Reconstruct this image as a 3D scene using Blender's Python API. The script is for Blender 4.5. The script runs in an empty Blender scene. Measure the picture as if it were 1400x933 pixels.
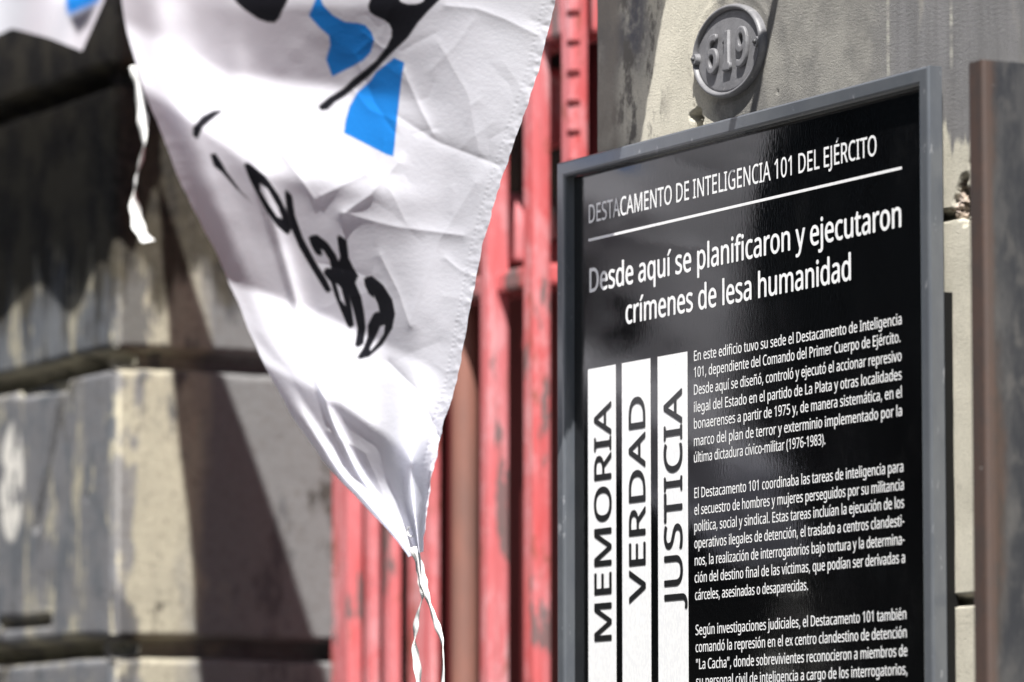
import bpy, bmesh, math, random
import numpy as np
from mathutils import Vector, Matrix
random.seed(7); rng = np.random.default_rng(11)
scene = bpy.context.scene
col = scene.collection

# ------------------------------------------------------------------ camera, world, sun, exposure
FPX = 6650.0                                    # focal length in pixels of the 1400 px wide photograph
PITCH = math.atan(685/6650); AL = math.atan2(3452.4, math.hypot(6650, 685))
FW = np.array([-math.cos(AL)*math.cos(PITCH), math.sin(AL)*math.cos(PITCH), math.sin(PITCH)])
RT = np.array([math.sin(AL), math.cos(AL), 0.0]); UP = np.cross(RT, FW)
CAM = np.array([5.73919426, -3.35801754, 1.6])
camd = bpy.data.cameras.new('camera'); cam = bpy.data.objects.new('camera', camd); col.objects.link(cam)
cam.location = CAM; cam.rotation_euler = (math.pi/2 + PITCH, 0, math.atan2(-FW[0], FW[1]))
camd.sensor_width = 36; camd.lens = FPX/1400*36; camd.clip_end = 500; camd.clip_start = 0.1
camd.dof.use_dof = True; camd.dof.focus_distance = 6.70; camd.dof.aperture_fstop = 3.3; camd.dof.aperture_blades = 9
scene.camera = cam

SUN = Vector((1.45, -1.0, 2.7)).normalized()     # direction towards the sun
w = bpy.data.worlds.new('World'); scene.world = w; w.use_nodes = True
nt = w.node_tree; bg = nt.nodes['Background']; sky = nt.nodes.new('ShaderNodeTexSky')
sky.sky_type = 'NISHITA'; sky.sun_disc = False
sky.sun_elevation = math.asin(SUN.z); sky.sun_rotation = math.atan2(SUN.x, SUN.y)
nt.links.new(sky.outputs[0], bg.inputs[0]); bg.inputs[1].default_value = 0.05
ld = bpy.data.lights.new('sun', 'SUN'); ld.energy = 5.0; ld.angle = math.radians(0.5); ld.color = (1, .97, .92)
lo = bpy.data.objects.new('sun', ld); col.objects.link(lo); lo.rotation_euler = (-SUN).to_track_quat('-Z', 'Y').to_euler()
lo.location = (3, -4, 8)
scene.view_settings.view_transform = 'Standard'; scene.view_settings.look = 'None'
scene.view_settings.gamma = 1; scene.view_settings.exposure = 1.2
scene.view_settings.use_curve_mapping = False
scene.cycles.max_bounces = 8

# ------------------------------------------------------------------ measuring helpers
def ray(px, py): return FW*FPX + RT*(px-700.0) + UP*(466.5-py)
def P(px, py, Y):                               # the point of the vertical plane y = Y that the photograph shows at px, py
    r = ray(px, py); return CAM + r*((Y-CAM[1])/r[1])
def PX(px, py, X):
    r = ray(px, py); return CAM + r*((X-CAM[0])/r[0])
def XA(px, Y, py=466.5): return P(px, py, Y)[0]

# ------------------------------------------------------------------ object helpers
def link(name, me, mat=None, parent=None, smooth=False):
    o = bpy.data.objects.new(name, me); col.objects.link(o)
    if mat is not None:
        me.materials.append(mat)
    if parent is not None: o.parent = parent
    if smooth:
        for p in me.polygons: p.use_smooth = True
    return o
def tag(o, label, cat=None, group=None, kind=None):
    if label: o['label'] = label
    if cat: o['category'] = cat
    if group: o['group'] = group
    if kind: o['kind'] = kind
    return o
def empty(name, loc=(0, 0, 0)):
    o = bpy.data.objects.new(name, None); col.objects.link(o); o.location = loc; o.empty_display_size = .1
    return o
def child(o, parent):                           # geometry is written in world coordinates: keep it where it is
    o.parent = parent; o.matrix_parent_inverse = Matrix.Translation(parent.location).inverted()
    return o
class MB:
    def __init__(s): s.bm = bmesh.new()
    def box(s, a, b, bev=0.0):
        bm = bmesh.new(); bmesh.ops.create_cube(bm, size=1)
        for v in bm.verts:
            v.co = Vector([(a[i]+b[i])/2 + v.co[i]*(b[i]-a[i]) for i in range(3)])
        if bev: bmesh.ops.bevel(bm, geom=bm.edges[:], offset=bev, segments=2, affect='EDGES', profile=.6)
        s.add(bm); return s
    def add(s, bm):
        me = bpy.data.meshes.new('t'); bm.to_mesh(me); bm.free(); s.bm.from_mesh(me); bpy.data.meshes.remove(me)
    def prism(s, pts, y0, y1, bev=0.0):         # outline in x, z extruded along y
        bm = bmesh.new(); f = bm.faces.new([bm.verts.new((p[0], y0, p[1])) for p in pts])
        r = bmesh.ops.extrude_face_region(bm, geom=[f])
        bmesh.ops.translate(bm, vec=(0, y1-y0, 0), verts=[v for v in r['geom'] if isinstance(v, bmesh.types.BMVert)])
        bmesh.ops.recalc_face_normals(bm, faces=bm.faces[:])
        if bev: bmesh.ops.bevel(bm, geom=bm.edges[:], offset=bev, segments=2, affect='EDGES', profile=.6)
        s.add(bm); return s
    def tube(s, pts, rad, n=8, flat=1.0):
        pts = [Vector(p) for p in pts]; bm = bmesh.new(); rings = []
        for i, p in enumerate(pts):
            t = (pts[min(i+1, len(pts)-1)] - pts[max(i-1, 0)]).normalized()
            a = t.cross(Vector((0.3, 1, .1))).normalized(); b = t.cross(a)
            r = rad[i] if hasattr(rad, '__len__') else rad
            rings.append([bm.verts.new(p + a*math.cos(2*math.pi*k/n)*r + b*math.sin(2*math.pi*k/n)*r*flat) for k in range(n)])
        for q0, q1 in zip(rings, rings[1:]):
            for k in range(n): bm.faces.new((q0[k], q0[(k+1) % n], q1[(k+1) % n], q1[k]))
        bm.faces.new(rings[0][::-1]); bm.faces.new(rings[-1]); bmesh.ops.recalc_face_normals(bm, faces=bm.faces[:]); s.add(bm); return s
    def build(s, name, mat, parent=None, smooth=False):
        me = bpy.data.meshes.new(name); s.bm.to_mesh(me); s.bm.free()
        o = link(name, me, mat, None, smooth)
        if parent is not None: child(o, parent)
        return o
def grid_mesh(name, pos, mat, parent=None, smooth=True, closed_u=False):
    nv, nu, _ = pos.shape
    me = bpy.data.meshes.new(name); me.vertices.add(nu*nv); me.vertices.foreach_set('co', pos.reshape(-1).astype(np.float32))
    i = np.arange(nu*nv).reshape(nv, nu)
    q = np.stack([i[:-1, :-1], i[:-1, 1:], i[1:, 1:], i[1:, :-1]], -1).reshape(-1, 4)
    me.loops.add(q.size); me.loops.foreach_set('vertex_index', q.reshape(-1).astype(np.int32))
    me.polygons.add(len(q)); me.polygons.foreach_set('loop_start', (np.arange(len(q))*4).astype(np.int32))
    me.update(calc_edges=True); me.validate()
    me.polygons.foreach_set('use_smooth', np.full(len(q), smooth)); me.update()
    o = link(name, me, mat)
    if parent is not None: child(o, parent)
    return o
def sstep(a, b, x):
    t = np.clip((x-a)/(b-a), 0, 1); return t*t*(3-2*t)
_tab = rng.random((256, 256))
def vnoise(x, y):                               # value noise
    xi = np.floor(x).astype(int); yi = np.floor(y).astype(int); fx = x-xi; fy = y-yi
    fx = fx*fx*(3-2*fx); fy = fy*fy*(3-2*fy); g = lambda a, b: _tab[a % 256, b % 256]
    return (g(xi, yi)*(1-fx)+g(xi+1, yi)*fx)*(1-fy) + (g(xi, yi+1)*(1-fx)+g(xi+1, yi+1)*fx)*fy
def fbm(x, y, o=4):
    s = 0; a = .5
    for k in range(o): s = s + a*(vnoise(x*2**k+17*k, y*2**k+5*k)-.5); a *= .5
    return s
def inside(poly, x, y):                         # even-odd test on arrays
    r = np.zeros(x.shape, bool); n = len(poly)
    for i in range(n):
        x0, y0 = poly[i]; x1, y1 = poly[(i+1) % n]
        if y0 == y1: continue
        c = ((y0 > y) != (y1 > y)) & (x < (x1-x0)*(y-y0)/(y1-y0)+x0)
        r ^= c
    return r
def cover(poly, x, y, s):                       # anti-aliased coverage
    a = np.zeros(x.shape)
    for dx in (-.375, -.125, .125, .375):
        for dy in (-.375, -.125, .125, .375): a += inside(poly, x+dx*s, y+dy*s)
    return a/16

# ------------------------------------------------------------------ material helpers
class Mat:
    def __init__(s, name, color=(.5, .5, .5), rough=.6, metal=0.0, spec=.5):
        s.m = bpy.data.materials.new(name); s.m.use_nodes = True; s.t = s.m.node_tree
        s.b = s.t.nodes['Principled BSDF']; s.b.inputs['Base Color'].default_value = (*color, 1)
        s.b.inputs['Roughness'].default_value = rough; s.b.inputs['Metallic'].default_value = metal
        s.b.inputs['Specular IOR Level'].default_value = spec
        s.co = s.t.nodes.new('ShaderNodeTexCoord').outputs['Object']
    def L(s, a, b): s.t.links.new(a, b)
    def mapped(s, scale, loc=(0, 0, 0)):
        n = s.t.nodes.new('ShaderNodeMapping'); n.inputs['Scale'].default_value = scale if hasattr(scale, '__len__') else (scale,)*3
        n.inputs['Location'].default_value = loc; s.L(s.co, n.inputs[0]); return n.outputs[0]
    def noise(s, scale, detail=5, rough=.55, stretch=(1, 1, 1), loc=(0, 0, 0), dist=0):
        n = s.t.nodes.new('ShaderNodeTexNoise'); n.inputs['Scale'].default_value = scale; n.inputs['Detail'].default_value = detail
        n.inputs['Roughness'].default_value = rough; n.inputs['Distortion'].default_value = dist
        s.L(s.mapped(stretch, loc), n.inputs['Vector']); return n.outputs[0]
    def ramp(s, v, a, b):
        n = s.t.nodes.new('ShaderNodeMapRange'); n.interpolation_type = 'SMOOTHSTEP'
        n.inputs[1].default_value = a; n.inputs[2].default_value = b; s.L(v, n.inputs[0]); return n.outputs[0]
    def math(s, op, a, b=None):
        n = s.t.nodes.new('ShaderNodeMath'); n.operation = op
        for i, x in enumerate((a, b)):
            if x is None: continue
            if isinstance(x, (int, float)): n.inputs[i].default_value = x
            else: s.L(x, n.inputs[i])
        return n.outputs[0]
    def axis(s, k):
        n = s.t.nodes.new('ShaderNodeSeparateXYZ'); s.L(s.co, n.inputs[0]); return n.outputs[k]
    def attr(s, name):
        n = s.t.nodes.new('ShaderNodeAttribute'); n.attribute_name = name; return n
    def mix(s, f, a, b):
        n = s.t.nodes.new('ShaderNodeMix'); n.data_type = 'RGBA'
        if isinstance(f, (int, float)): n.inputs[0].default_value = f
        else: s.L(f, n.inputs[0])
        for i, x in ((6, a), (7, b)):
            if isinstance(x, tuple): n.inputs[i].default_value = (*x, 1)
            else: s.L(x, n.inputs[i])
        return n.outputs[2]
    def base(s, c): s.L(c, s.b.inputs['Base Color']); return s
    def rough(s, v): s.L(v, s.b.inputs['Roughness']); return s
    def bump(s, h, dist=.002, strength=1.0, prev=None):
        n = s.t.nodes.new('ShaderNodeBump'); n.inputs['Distance'].default_value = dist; n.inputs['Strength'].default_value = strength
        s.L(h, n.inputs['Height'])
        if prev is not None: s.L(prev, n.inputs['Normal'])
        s.L(n.outputs[0], s.b.inputs['Normal']); return n.outputs[0]

# painted, weathered stucco of the near wall
def mat_near_wall():
    m = Mat('painted stucco', rough=.85, spec=.25)
    n1 = m.noise(3.2, 6, .6, (1, 1, .8)); n2 = m.noise(14, 6, .65); st = m.noise(30, 4, .6, (1, 1, .1), (3, 0, 1)); gr = m.noise(300, 5, .8)
    cream = m.mix(m.ramp(n2, .35, .7), (.60, .57, .48), (.52, .495, .415))
    beige = m.mix(m.ramp(n2, .35, .65), (.31, .30, .275), (.20, .195, .185))
    grey = m.mix(m.ramp(st, .35, .7), (.225, .222, .228), (.17, .168, .172))
    x, z = m.axis(0), m.axis(2)
    # cream left of and below the plate; beige grit around it; grey roller paint to the right and along the left edge, with the flag's shade put into its colour
    c = m.mix(m.ramp(m.math('ADD', x, m.math('MULTIPLY', m.math('SUBTRACT', n2, .5), .25)), -.19, -.08), cream, beige)
    grey_shade_left = m.math('MULTIPLY', m.ramp(m.math('ADD', x, m.math('MULTIPLY', m.math('SUBTRACT', n2, .5), .22)), -.30, -.36),
                    m.ramp(m.math('ADD', z, m.math('MULTIPLY', m.math('SUBTRACT', n1, .5), .5)), 2.62, 2.80))
    c = m.mix(m.math('MULTIPLY', grey_shade_left, m.ramp(n2, .30, .55)), c, (.115, .115, .13))
    c = m.mix(m.math('MULTIPLY', m.ramp(x, -.25, -.33), m.ramp(m.noise(19, 6, .7, (1, 1, .6), (6, 2, 1)), .50, .60)), c, (.15, .14, .125))
    c = m.mix(m.math('MULTIPLY', m.ramp(x, -.40, -.44), m.ramp(n1, .35, .6)), c, (.26, .235, .2))
    edge = m.math('ADD', m.math('ADD', z, m.math('MULTIPLY', m.math('SUBTRACT', st, .5), .16)), m.math('MULTIPLY', m.math('SUBTRACT', n2, .5), .05))
    below = m.ramp(edge, 2.515, 2.500)
    gr_r = m.math('MULTIPLY', m.ramp(m.math('ADD', x, m.math('MULTIPLY', m.math('SUBTRACT', st, .5), .12)), .26, .36), m.ramp(edge, 2.495, 2.512))
    c = m.mix(m.math('MULTIPLY', below, m.ramp(x, -.2, .2)), c, cream)
    c = m.mix(gr_r, c, grey)
    dp = m.ramp(m.noise(9, 4, .6, (1, 1, .25), (7, 0, 0)), .57, .66)
    c = m.mix(m.math('MULTIPLY', m.math('MULTIPLY', dp, gr_r), .6), c, (.42, .40, .34))
    # thin pale runs
    for xx in (.475, .32):
        d = m.math('ABSOLUTE', m.math('SUBTRACT', m.math('ADD', x, m.math('MULTIPLY', m.math('SUBTRACT', st, .5), .004)), xx))
        c = m.mix(m.math('MULTIPLY', m.math('MULTIPLY', m.ramp(d, .005, .002), m.ramp(z, 2.58, 2.62)), m.ramp(m.noise(40, 4, .6, (.1, .1, 1)), .36, .60)), c, (.40, .39, .35))
    c = m.mix(m.math('MULTIPLY', m.ramp(gr, .48, .70), .55), c, (.14, .13, .115))
    c = m.mix(m.math('MULTIPLY', m.ramp(m.noise(26, 5, .7, (1, 1, .5), (2, 2, 2)), .60, .72), .35), c, (.16, .15, .14))
    m.base(c); m.bump(gr, .0030, 1.0)
    return m.m
def mat_far_wall():
    m = Mat('dark-topped painted stone', rough=.9, spec=.2)
    n1 = m.noise(3.5, 6, .6, (1, 1, .6), (1, 0, 0)); n2 = m.noise(11, 6, .65, (1, 1, .7)); st = m.noise(14, 5, .65, (1, 1, .22), (0, 2, 0))
    x, y, z = m.axis(0), m.axis(1), m.axis(2)
    cream = m.mix(m.ramp(n2, .35, .7), (.36, .335, .26), (.30, .28, .22))
    grey = m.mix(m.ramp(n2, .3, .7), (.092, .100, .115), (.138, .146, .158))
    wob = m.math('MULTIPLY', m.math('SUBTRACT', st, .5), .55)
    # the front of the pier is roller-painted grey, the reveal keeps cream by the corner and turns grey deeper in
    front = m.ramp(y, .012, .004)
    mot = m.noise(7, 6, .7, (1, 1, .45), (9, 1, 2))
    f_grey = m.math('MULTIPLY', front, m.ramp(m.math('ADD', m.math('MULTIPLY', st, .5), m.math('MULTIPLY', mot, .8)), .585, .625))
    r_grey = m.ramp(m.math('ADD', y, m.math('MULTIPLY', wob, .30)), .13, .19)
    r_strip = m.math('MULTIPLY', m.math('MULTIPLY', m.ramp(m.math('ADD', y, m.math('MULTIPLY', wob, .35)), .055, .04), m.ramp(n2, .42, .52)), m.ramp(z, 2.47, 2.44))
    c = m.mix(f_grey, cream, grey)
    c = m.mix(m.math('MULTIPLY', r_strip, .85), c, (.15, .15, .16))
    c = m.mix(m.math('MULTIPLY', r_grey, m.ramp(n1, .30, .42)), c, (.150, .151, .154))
    c = m.mix(m.math('MULTIPLY', m.ramp(m.noise(8, 7, .7, (1, 1, .38), (4, 4, 4)), .56, .62), .85), c, (.075, .076, .082))
    c = m.mix(m.math('MULTIPLY', m.ramp(m.math('SUBTRACT', m.noise(5, 7, .72, (1, 1, .5), (8, 3, 4)), m.math('MULTIPLY', m.math('SUBTRACT', 1.0, front), .045)), .56, .61), .85), c, (.030, .026, .022))
    c = m.mix(m.math('MULTIPLY', m.math('MULTIPLY', m.ramp(m.noise(13, 6, .7, (1, 1, .18), (1, 7, 4)), .57, .62), front), .8), c, (.36, .33, .25))
    # near-black tone high on the pier, with a streaky lower edge
    dark_top = m.ramp(m.math('ADD', m.math('ADD', z, m.math('MULTIPLY', wob, 1.1)), m.math('MULTIPLY', m.math('SUBTRACT', n2, .5), .3)), 2.53, 2.66)
    c = m.mix(dark_top, c, m.mix(m.ramp(n2, .40, .60), (.014, .013, .012), (.050, .044, .032)))
    # white scrawl on the pier
    cx = P(16, 660, 0)
    dx = m.math('MULTIPLY', m.math('SUBTRACT', x, float(cx[0])), 16.); dz = m.math('MULTIPLY', m.math('SUBTRACT', z, float(cx[2])), 8.5)
    rr = m.math('ADD', m.math('MULTIPLY', dx, dx), m.math('MULTIPLY', dz, dz))
    c = m.mix(m.math('MULTIPLY', m.math('MULTIPLY', m.ramp(rr, 1.1, .7), m.ramp(m.noise(22, 4, .6, (1, 1, .6)), .42, .50)), front), c, (.62, .60, .56))
    c = m.mix(m.math('MULTIPLY', m.ramp(m.noise(70, 5, .75), .50, .66), .5), c, (.09, .08, .07))
    m.base(c); m.bump(m.noise(120, 4, .65), .003, .7)
    return m.m
def mat_red():
    m = Mat('faded red paint', rough=.5, spec=.45)
    n1 = m.noise(9, 6, .65, (1, 1, .18)); n2 = m.noise(24, 6, .7, (1, 1, .35), (3, 1, 0)); pe = m.noise(15, 6, .6, (1.2, 1.2, .32), (5, 5, 1))
    c = m.mix(m.ramp(n1, .35, .65), (.50, .080, .082), (.52, .17, .185))
    c = m.mix(m.math('MULTIPLY', m.ramp(n2, .48, .66), .55), c, (.58, .31, .335))
    c = m.mix(m.math('MULTIPLY', m.ramp(m.noise(34, 6, .7, (1, 1, .10), (8, 0, 2)), .54, .64), .5), c, (.62, .42, .44))
    c = m.mix(m.math('MULTIPLY', m.ramp(m.noise(20, 7, .75, (1, 1, .30), (2, 6, 3)), .57, .63), .75), c, (.24, .085, .06))
    c = m.mix(m.math('MULTIPLY', m.ramp(pe, .58, .62), .85), c, (.13, .12, .12))
    m.base(c); m.bump(n2, .002, .5); m.rough(m.ramp(n2, .1, 1.4)); return m.m
def mat_brown():
    m = Mat('rusty brown iron', rough=.6)
    n = m.noise(12, 5, .6, (1, 1, .25)); m.base(m.mix(m.ramp(n, .3, .7), (.24, .105, .080), (.15, .082, .068))); m.bump(n, .001); return m.m
def mat_steel():
    m = Mat('dark rusting steel', rough=.48, metal=.0, spec=.5)
    n = m.noise(7, 6, .6, (1, 1, .45)); n2 = m.noise(45, 5, .65, (1, 1, .6)); sc = m.noise(60, 2, .5, (1, .3, 1), (2, 2, 2), 1.5)
    x, y = m.axis(0), m.axis(1)
    c = m.mix(m.ramp(m.noise(9, 7, .7, (1, 1, .35), (3, 3, 3)), .42, .60), (.018, .020, .026), (.052, .052, .055))
    c = m.mix(m.math('MULTIPLY', m.ramp(n2, .5, .7), .5), c, (.085, .082, .08))
    e = m.math('ADD', y, m.math('MULTIPLY', m.math('SUBTRACT', n, .5), .07))
    c = m.mix(m.math('MULTIPLY', m.ramp(e, -.112, -.130), .9), c, m.mix(m.ramp(n2, .4, .62), (.056, .034, .026), (.036, .028, .025)))
    c = m.mix(m.math('MULTIPLY', m.ramp(m.math('ABSOLUTE', m.math('ADD', y, .1335)), .010, .003), .6), c, (.085, .058, .050))  # pinkish corner highlight painted into the colour
    c = m.mix(m.ramp(sc, .74, .77), c, (.33, .32, .31))
    m.base(c); m.bump(n2, .0008, .5); return m.m
def mat_frame():
    m = Mat('grey painted frame', rough=.27, spec=1.0)
    n = m.noise(30, 5, .6, (.4, 1, .4)); c = m.mix(m.ramp(n, .3, .7), (.076, .084, .098), (.096, .104, .116))
    c = m.mix(m.math('MULTIPLY', m.ramp(m.noise(90, 4, .7, (.3, 1, .3), (1, 1, 1)), .62, .72), .35), c, (.42, .43, .45))
    m.base(c); m.bump(m.noise(220, 3, .6, (.15, 1, .15)), .0004, .6); return m.m
def mat_panel():
    m = Mat('glossy black print', (.0016, .0016, .0018), .09, spec=1.0)
    m.bump(m.noise(260, 2, .5, (1, 1, .45)), .00035, .35)
    m.base(m.mix(m.ramp(m.noise(7, 7, .75, (1, 1, .6), (2, 3, 4)), .52, .72), (.0014, .0014, .0016), (.006, .006, .0062)))
    r = m.t.nodes.new('ShaderNodeMapRange'); r.inputs[1].default_value = .35; r.inputs[2].default_value = .7; r.inputs[3].default_value = .06; r.inputs[4].default_value = .20
    m.L(m.noise(5, 6, .7, (1, 1, .5), (6, 1, 1)), r.inputs[0]); m.rough(r.outputs[0]); return m.m
def mat_white_print():
    m = Mat('white print', rough=.35, spec=.4)
    n = m.noise(320, 2, .5, (1, 1, .45)); m.base(m.mix(m.ramp(n, .38, .62), (.72, .73, .75), (.80, .805, .81))); m.bump(n, .0003, .4); return m.m
def mat_plate():
    m = Mat('grey enamelled cast iron', rough=.5, spec=.5)
    n = m.noise(60, 5, .65); c = m.mix(m.ramp(n, .35, .65), (.125, .125, .134), (.165, .165, .175))
    c = m.mix(m.math('MULTIPLY', m.ramp(m.noise(140, 4, .7, (1, 1, 1), (4, 0, 0)), .60, .72), .5), c, (.40, .39, .37))
    m.base(c); m.bump(m.noise(260, 3, .6), .0006, .6); return m.m
def mat_cloth():
    m = Mat('white printed cloth', rough=.75, spec=.15)
    a = m.attr('print'); t = m.t
    m.base(a.outputs['Color'])
    uv = m.attr('weave').outputs['Vector']
    n2 = t.nodes.new('ShaderNodeTexNoise'); n2.inputs['Scale'].default_value = 22; n2.inputs['Detail'].default_value = 4; m.L(uv, n2.inputs[0])
    nrm = m.bump(n2.outputs[0], .0016, .25)
    tr = t.nodes.new('ShaderNodeBsdfTranslucent'); m.L(a.outputs['Color'], tr.inputs[0]); m.L(nrm, tr.inputs['Normal'])
    mx = t.nodes.new('ShaderNodeMixShader'); mx.inputs[0].default_value = .52
    m.L(m.b.outputs[0], mx.inputs[1]); m.L(tr.outputs[0], mx.inputs[2]); m.L(mx.outputs[0], t.nodes['Material Output'].inputs['Surface'])
    return m.m
def mat_tape():
    m = Mat('white cotton tape', (.74, .74, .73), .8, spec=.15); m.bump(m.noise(300, 2), .0005, .6); return m.m
M_near, M_far, M_red, M_brown = mat_near_wall(), mat_far_wall(), mat_red(), mat_brown()
M_steel, M_frame, M_panel, M_white, M_plate, M_cloth, M_tape = mat_steel(), mat_frame(), mat_panel(), mat_white_print(), mat_plate(), mat_cloth(), mat_tape()
M_shadow = Mat('shadow black', (.004, .004, .004), .75, spec=.2).m  # near-black that stands for shadow at the sign's right edge
M_gap_shade = Mat('maroon gap shade', (.11, .012, .014), .6).m  # shade of the door's gaps and slots, put into the colour
M_glass = Mat('dark window glass', (.02, .018, .018), .15).m
M_blackprint = Mat('black print', (.012, .012, .013), .3).m
def mat_simple(name, c0, c1, sc, rough=.85):
    m = Mat(name, rough=rough, spec=.3); n = m.noise(sc, 6, .6); m.base(m.mix(m.ramp(n, .3, .7), c0, c1)); m.bump(n, .004); return m.m
M_pave = mat_simple('pavement slabs', (.12, .115, .105), (.085, .083, .08), 5)
M_road = mat_simple('asphalt', (.05, .05, .05), (.065, .063, .06), 30)
M_kerb = mat_simple('kerb stone', (.32, .31, .29), (.26, .25, .24), 8)
M_opp = mat_simple('brown brick render', (.025, .02, .017), (.032, .026, .022), 2)
M_mortar = mat_simple('crumbled mortar', (.10, .075, .055), (.24, .20, .16), 60)
M_rubble = mat_simple('broken plaster', (.52, .45, .40), (.30, .24, .19), 40)

# ------------------------------------------------------------------ setting: ground, road
def quad_slab(name, a, b, mat, kind='structure'):
    o = MB().box(a, b).build(name, mat); o['kind'] = kind; return o
quad_slab('ground', (-150, -150, -.5), (150, 150, -.16), M_road)
quad_slab('pavement', (-60, -3.9, -.155), (60, 0.0, 0), M_pave)
quad_slab('kerb', (-60, -4.1, -.155), (60, -3.903, .002), M_kerb)
quad_slab('road', (-60, -12.0, -.156), (60, -4.103, -.13), M_road)

# ------------------------------------------------------------------ the building
XN = XA(805, 0)                                 # left arris of the near wall
XJ = P(155, 490, 0)[0]                          # corner of the far pier
YD = PX(455, 600, XJ)[1]                        # depth at which the door frame meets the reveal
bld = tag(empty('building', (0, 0, 0)), 'weathered stone building with peeling grey and cream paint around a recessed red doorway', 'building')

# near wall: one height field with the block joints, chips and holes of the stucco
def coarse(lo, dense, hi): return np.concatenate([lo, dense, hi])
xs = coarse([XN], np.arange(XN+.001, .72, .0028), [1.0, 2, 4, 7, 10]); zs = coarse([0, .6, 1.2, 1.6], np.arange(1.75, 3.0, .0028), [3.3, 4, 5, 6, 7.2])
GX, GZ = np.meshgrid(xs, zs)
def groove(z, z0, half, depth, soft=.004): return depth*(1-sstep(half-soft*.3, half+soft, np.abs(z-z0)))
jz1 = P(1300, 294, 0)[2]; jz2 = P(1307, 822, 0)[2]
wob = fbm(GX*9, GZ*3, 4)*.006
D = groove(GZ+wob, jz1, .0042, .022) + groove(GZ+wob*.6, jz2, .0042, .024)
def chip(px, py, rx, rz, depth, seed=0, ang=0):
    c = P(px, py, 0); dx = GX-c[0]; dz = GZ-c[2]; ca, sa = math.cos(ang), math.sin(ang)
    u = (dx*ca+dz*sa)/rx; v = (-dx*sa+dz*ca)/rz
    q = np.hypot(u, v) + fbm(GX*75+seed*9, GZ*75+seed*5, 4)*1.7
    return depth*(1-sstep(.75, 1.0, q))
cz = chip(1318, 276, .026, .022, .034, 2, .3) + chip(1315, 256, .008, .030, .022, 4, -.6)
D = np.maximum(D, cz*(.55+.9*vnoise(GX*170, GZ*170)))
D = np.maximum(D, chip(951, 168, .020, .018, .028, 5)*(.5+.8*vnoise(GX*200, GZ*200)))
for k in range(7):
    px = rng.uniform(880, 1300); py = rng.uniform(0, 190)
    D = np.maximum(D, chip(px, py, rng.uniform(.0015, .003), rng.uniform(.0015, .003), .003, k+10))
c = P(930, 100, 0)
D = D + .0035*(1-sstep(0, .05, GX-(XN)))**2 + fbm(GX*14, GZ*14, 3)*.0025
D = D + .012*(1-sstep(.024, .030, GX-XN))        # the rebated bead along the arris
D[GZ > 3.0] = 0; D[GZ < 1.75] = 0
# rim ring of plaster smeared round the number plate
pc = P(998.5, 68, 0)
rr = np.hypot((GX-pc[0])/.108, (GZ-pc[2])/.076)
D = D - .0012*np.exp(-((rr-1.03)/.07)**2)
near = grid_mesh('wall', np.stack([GX, D, GZ], -1), M_near, bld)
near['label'] = 'gritty stucco wall with patches of grey roller paint over cream'
MB().box((XN, .03, 0), (10, .6, 7.2)).build('wall_core', M_near, bld)

# far pier: front face and reveal as one bent height field
fx = coarse([-10, -7, -5, -4], np.arange(-3.4, XJ-.012, .006), [])
ry = np.concatenate([np.arange(.012, YD+.10, .006), [YD+.3]])
ang = np.linspace(0, math.pi/2, 6)
px_ = np.concatenate([fx, XJ-.012+.012*np.sin(ang), np.full(len(ry), XJ)]); py_ = np.concatenate([np.zeros(len(fx)), .012-.012*np.cos(ang), ry])
nx_ = np.concatenate([np.zeros(len(fx)), np.sin(ang), np.ones(len(ry))]); ny_ = np.concatenate([-np.ones(len(fx)), -np.cos(ang), np.zeros(len(ry))])
ss = np.concatenate([[0], np.cumsum(np.hypot(np.diff(px_), np.diff(py_)))])
zs2 = coarse([0, .6, 1.1, 1.5], np.arange(1.70, 3.25, .006), [3.6, 4.2, 5, 6, 7.2])
S2, Z2 = np.meshgrid(ss, zs2)
fz1 = P(155, 491, 0)[2]; fz2 = P(155, 884, 0)[2]
wb = fbm(S2*6, Z2*2+3, 4)*.012
D2 = groove(Z2+wb, fz1, .012, .05, .012) + groove(Z2+wb, fz2, .014, .06, .010) + groove(Z2+wb, fz1+.52, .014, .06, .012)
D2 = D2 + fbm(S2*7, Z2*7, 4)*.007 + np.maximum(0, fbm(S2*18+4, Z2*18, 4)-.30)*.03
s_of = lambda px, py: np.interp(P(px, py, 0)[0], px_[:len(fx)], ss[:len(fx)])
def cut(a, b, wdt, dep):                        # a straight groove on the front of the pier
    A = np.array([s_of(*a), P(*a, 0)[2]]); B = np.array([s_of(*b), P(*b, 0)[2]]); d = B-A; L = np.hypot(*d)
    t = np.clip(((S2-A[0])*d[0]+(Z2-A[1])*d[1])/L**2, 0, 1)
    return dep*(1-sstep(wdt*.5, wdt, np.hypot(S2-A[0]-t*d[0], Z2-A[1]-t*d[1])))
D2 = np.maximum(D2, cut((22, 536), (90, 527), .012, .03)); D2 = np.maximum(D2, cut((86, 535), (50, 720), .012, .025))
D2 = D2 - cut((0, 842), (66, 838), .014, .022); D2 = np.maximum(D2, cut((0, 854), (66, 850), .012, .025))
D2[(Z2 > 3.25) | (Z2 < 1.7)] = 0
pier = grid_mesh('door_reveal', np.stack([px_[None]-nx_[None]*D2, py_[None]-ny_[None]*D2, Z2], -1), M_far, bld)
pier['label'] = 'dark-topped banded stone pier turning into the splayed reveal of the doorway'
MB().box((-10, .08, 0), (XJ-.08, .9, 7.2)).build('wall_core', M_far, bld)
MB().box((XJ, .02, 4.7), (XN, .9, 7.2)).build('lintel', M_far, bld)
MB().box((-10, -.45, 7.2), (10, .9, 7.5)).build('cornice', M_far, bld)

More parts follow.
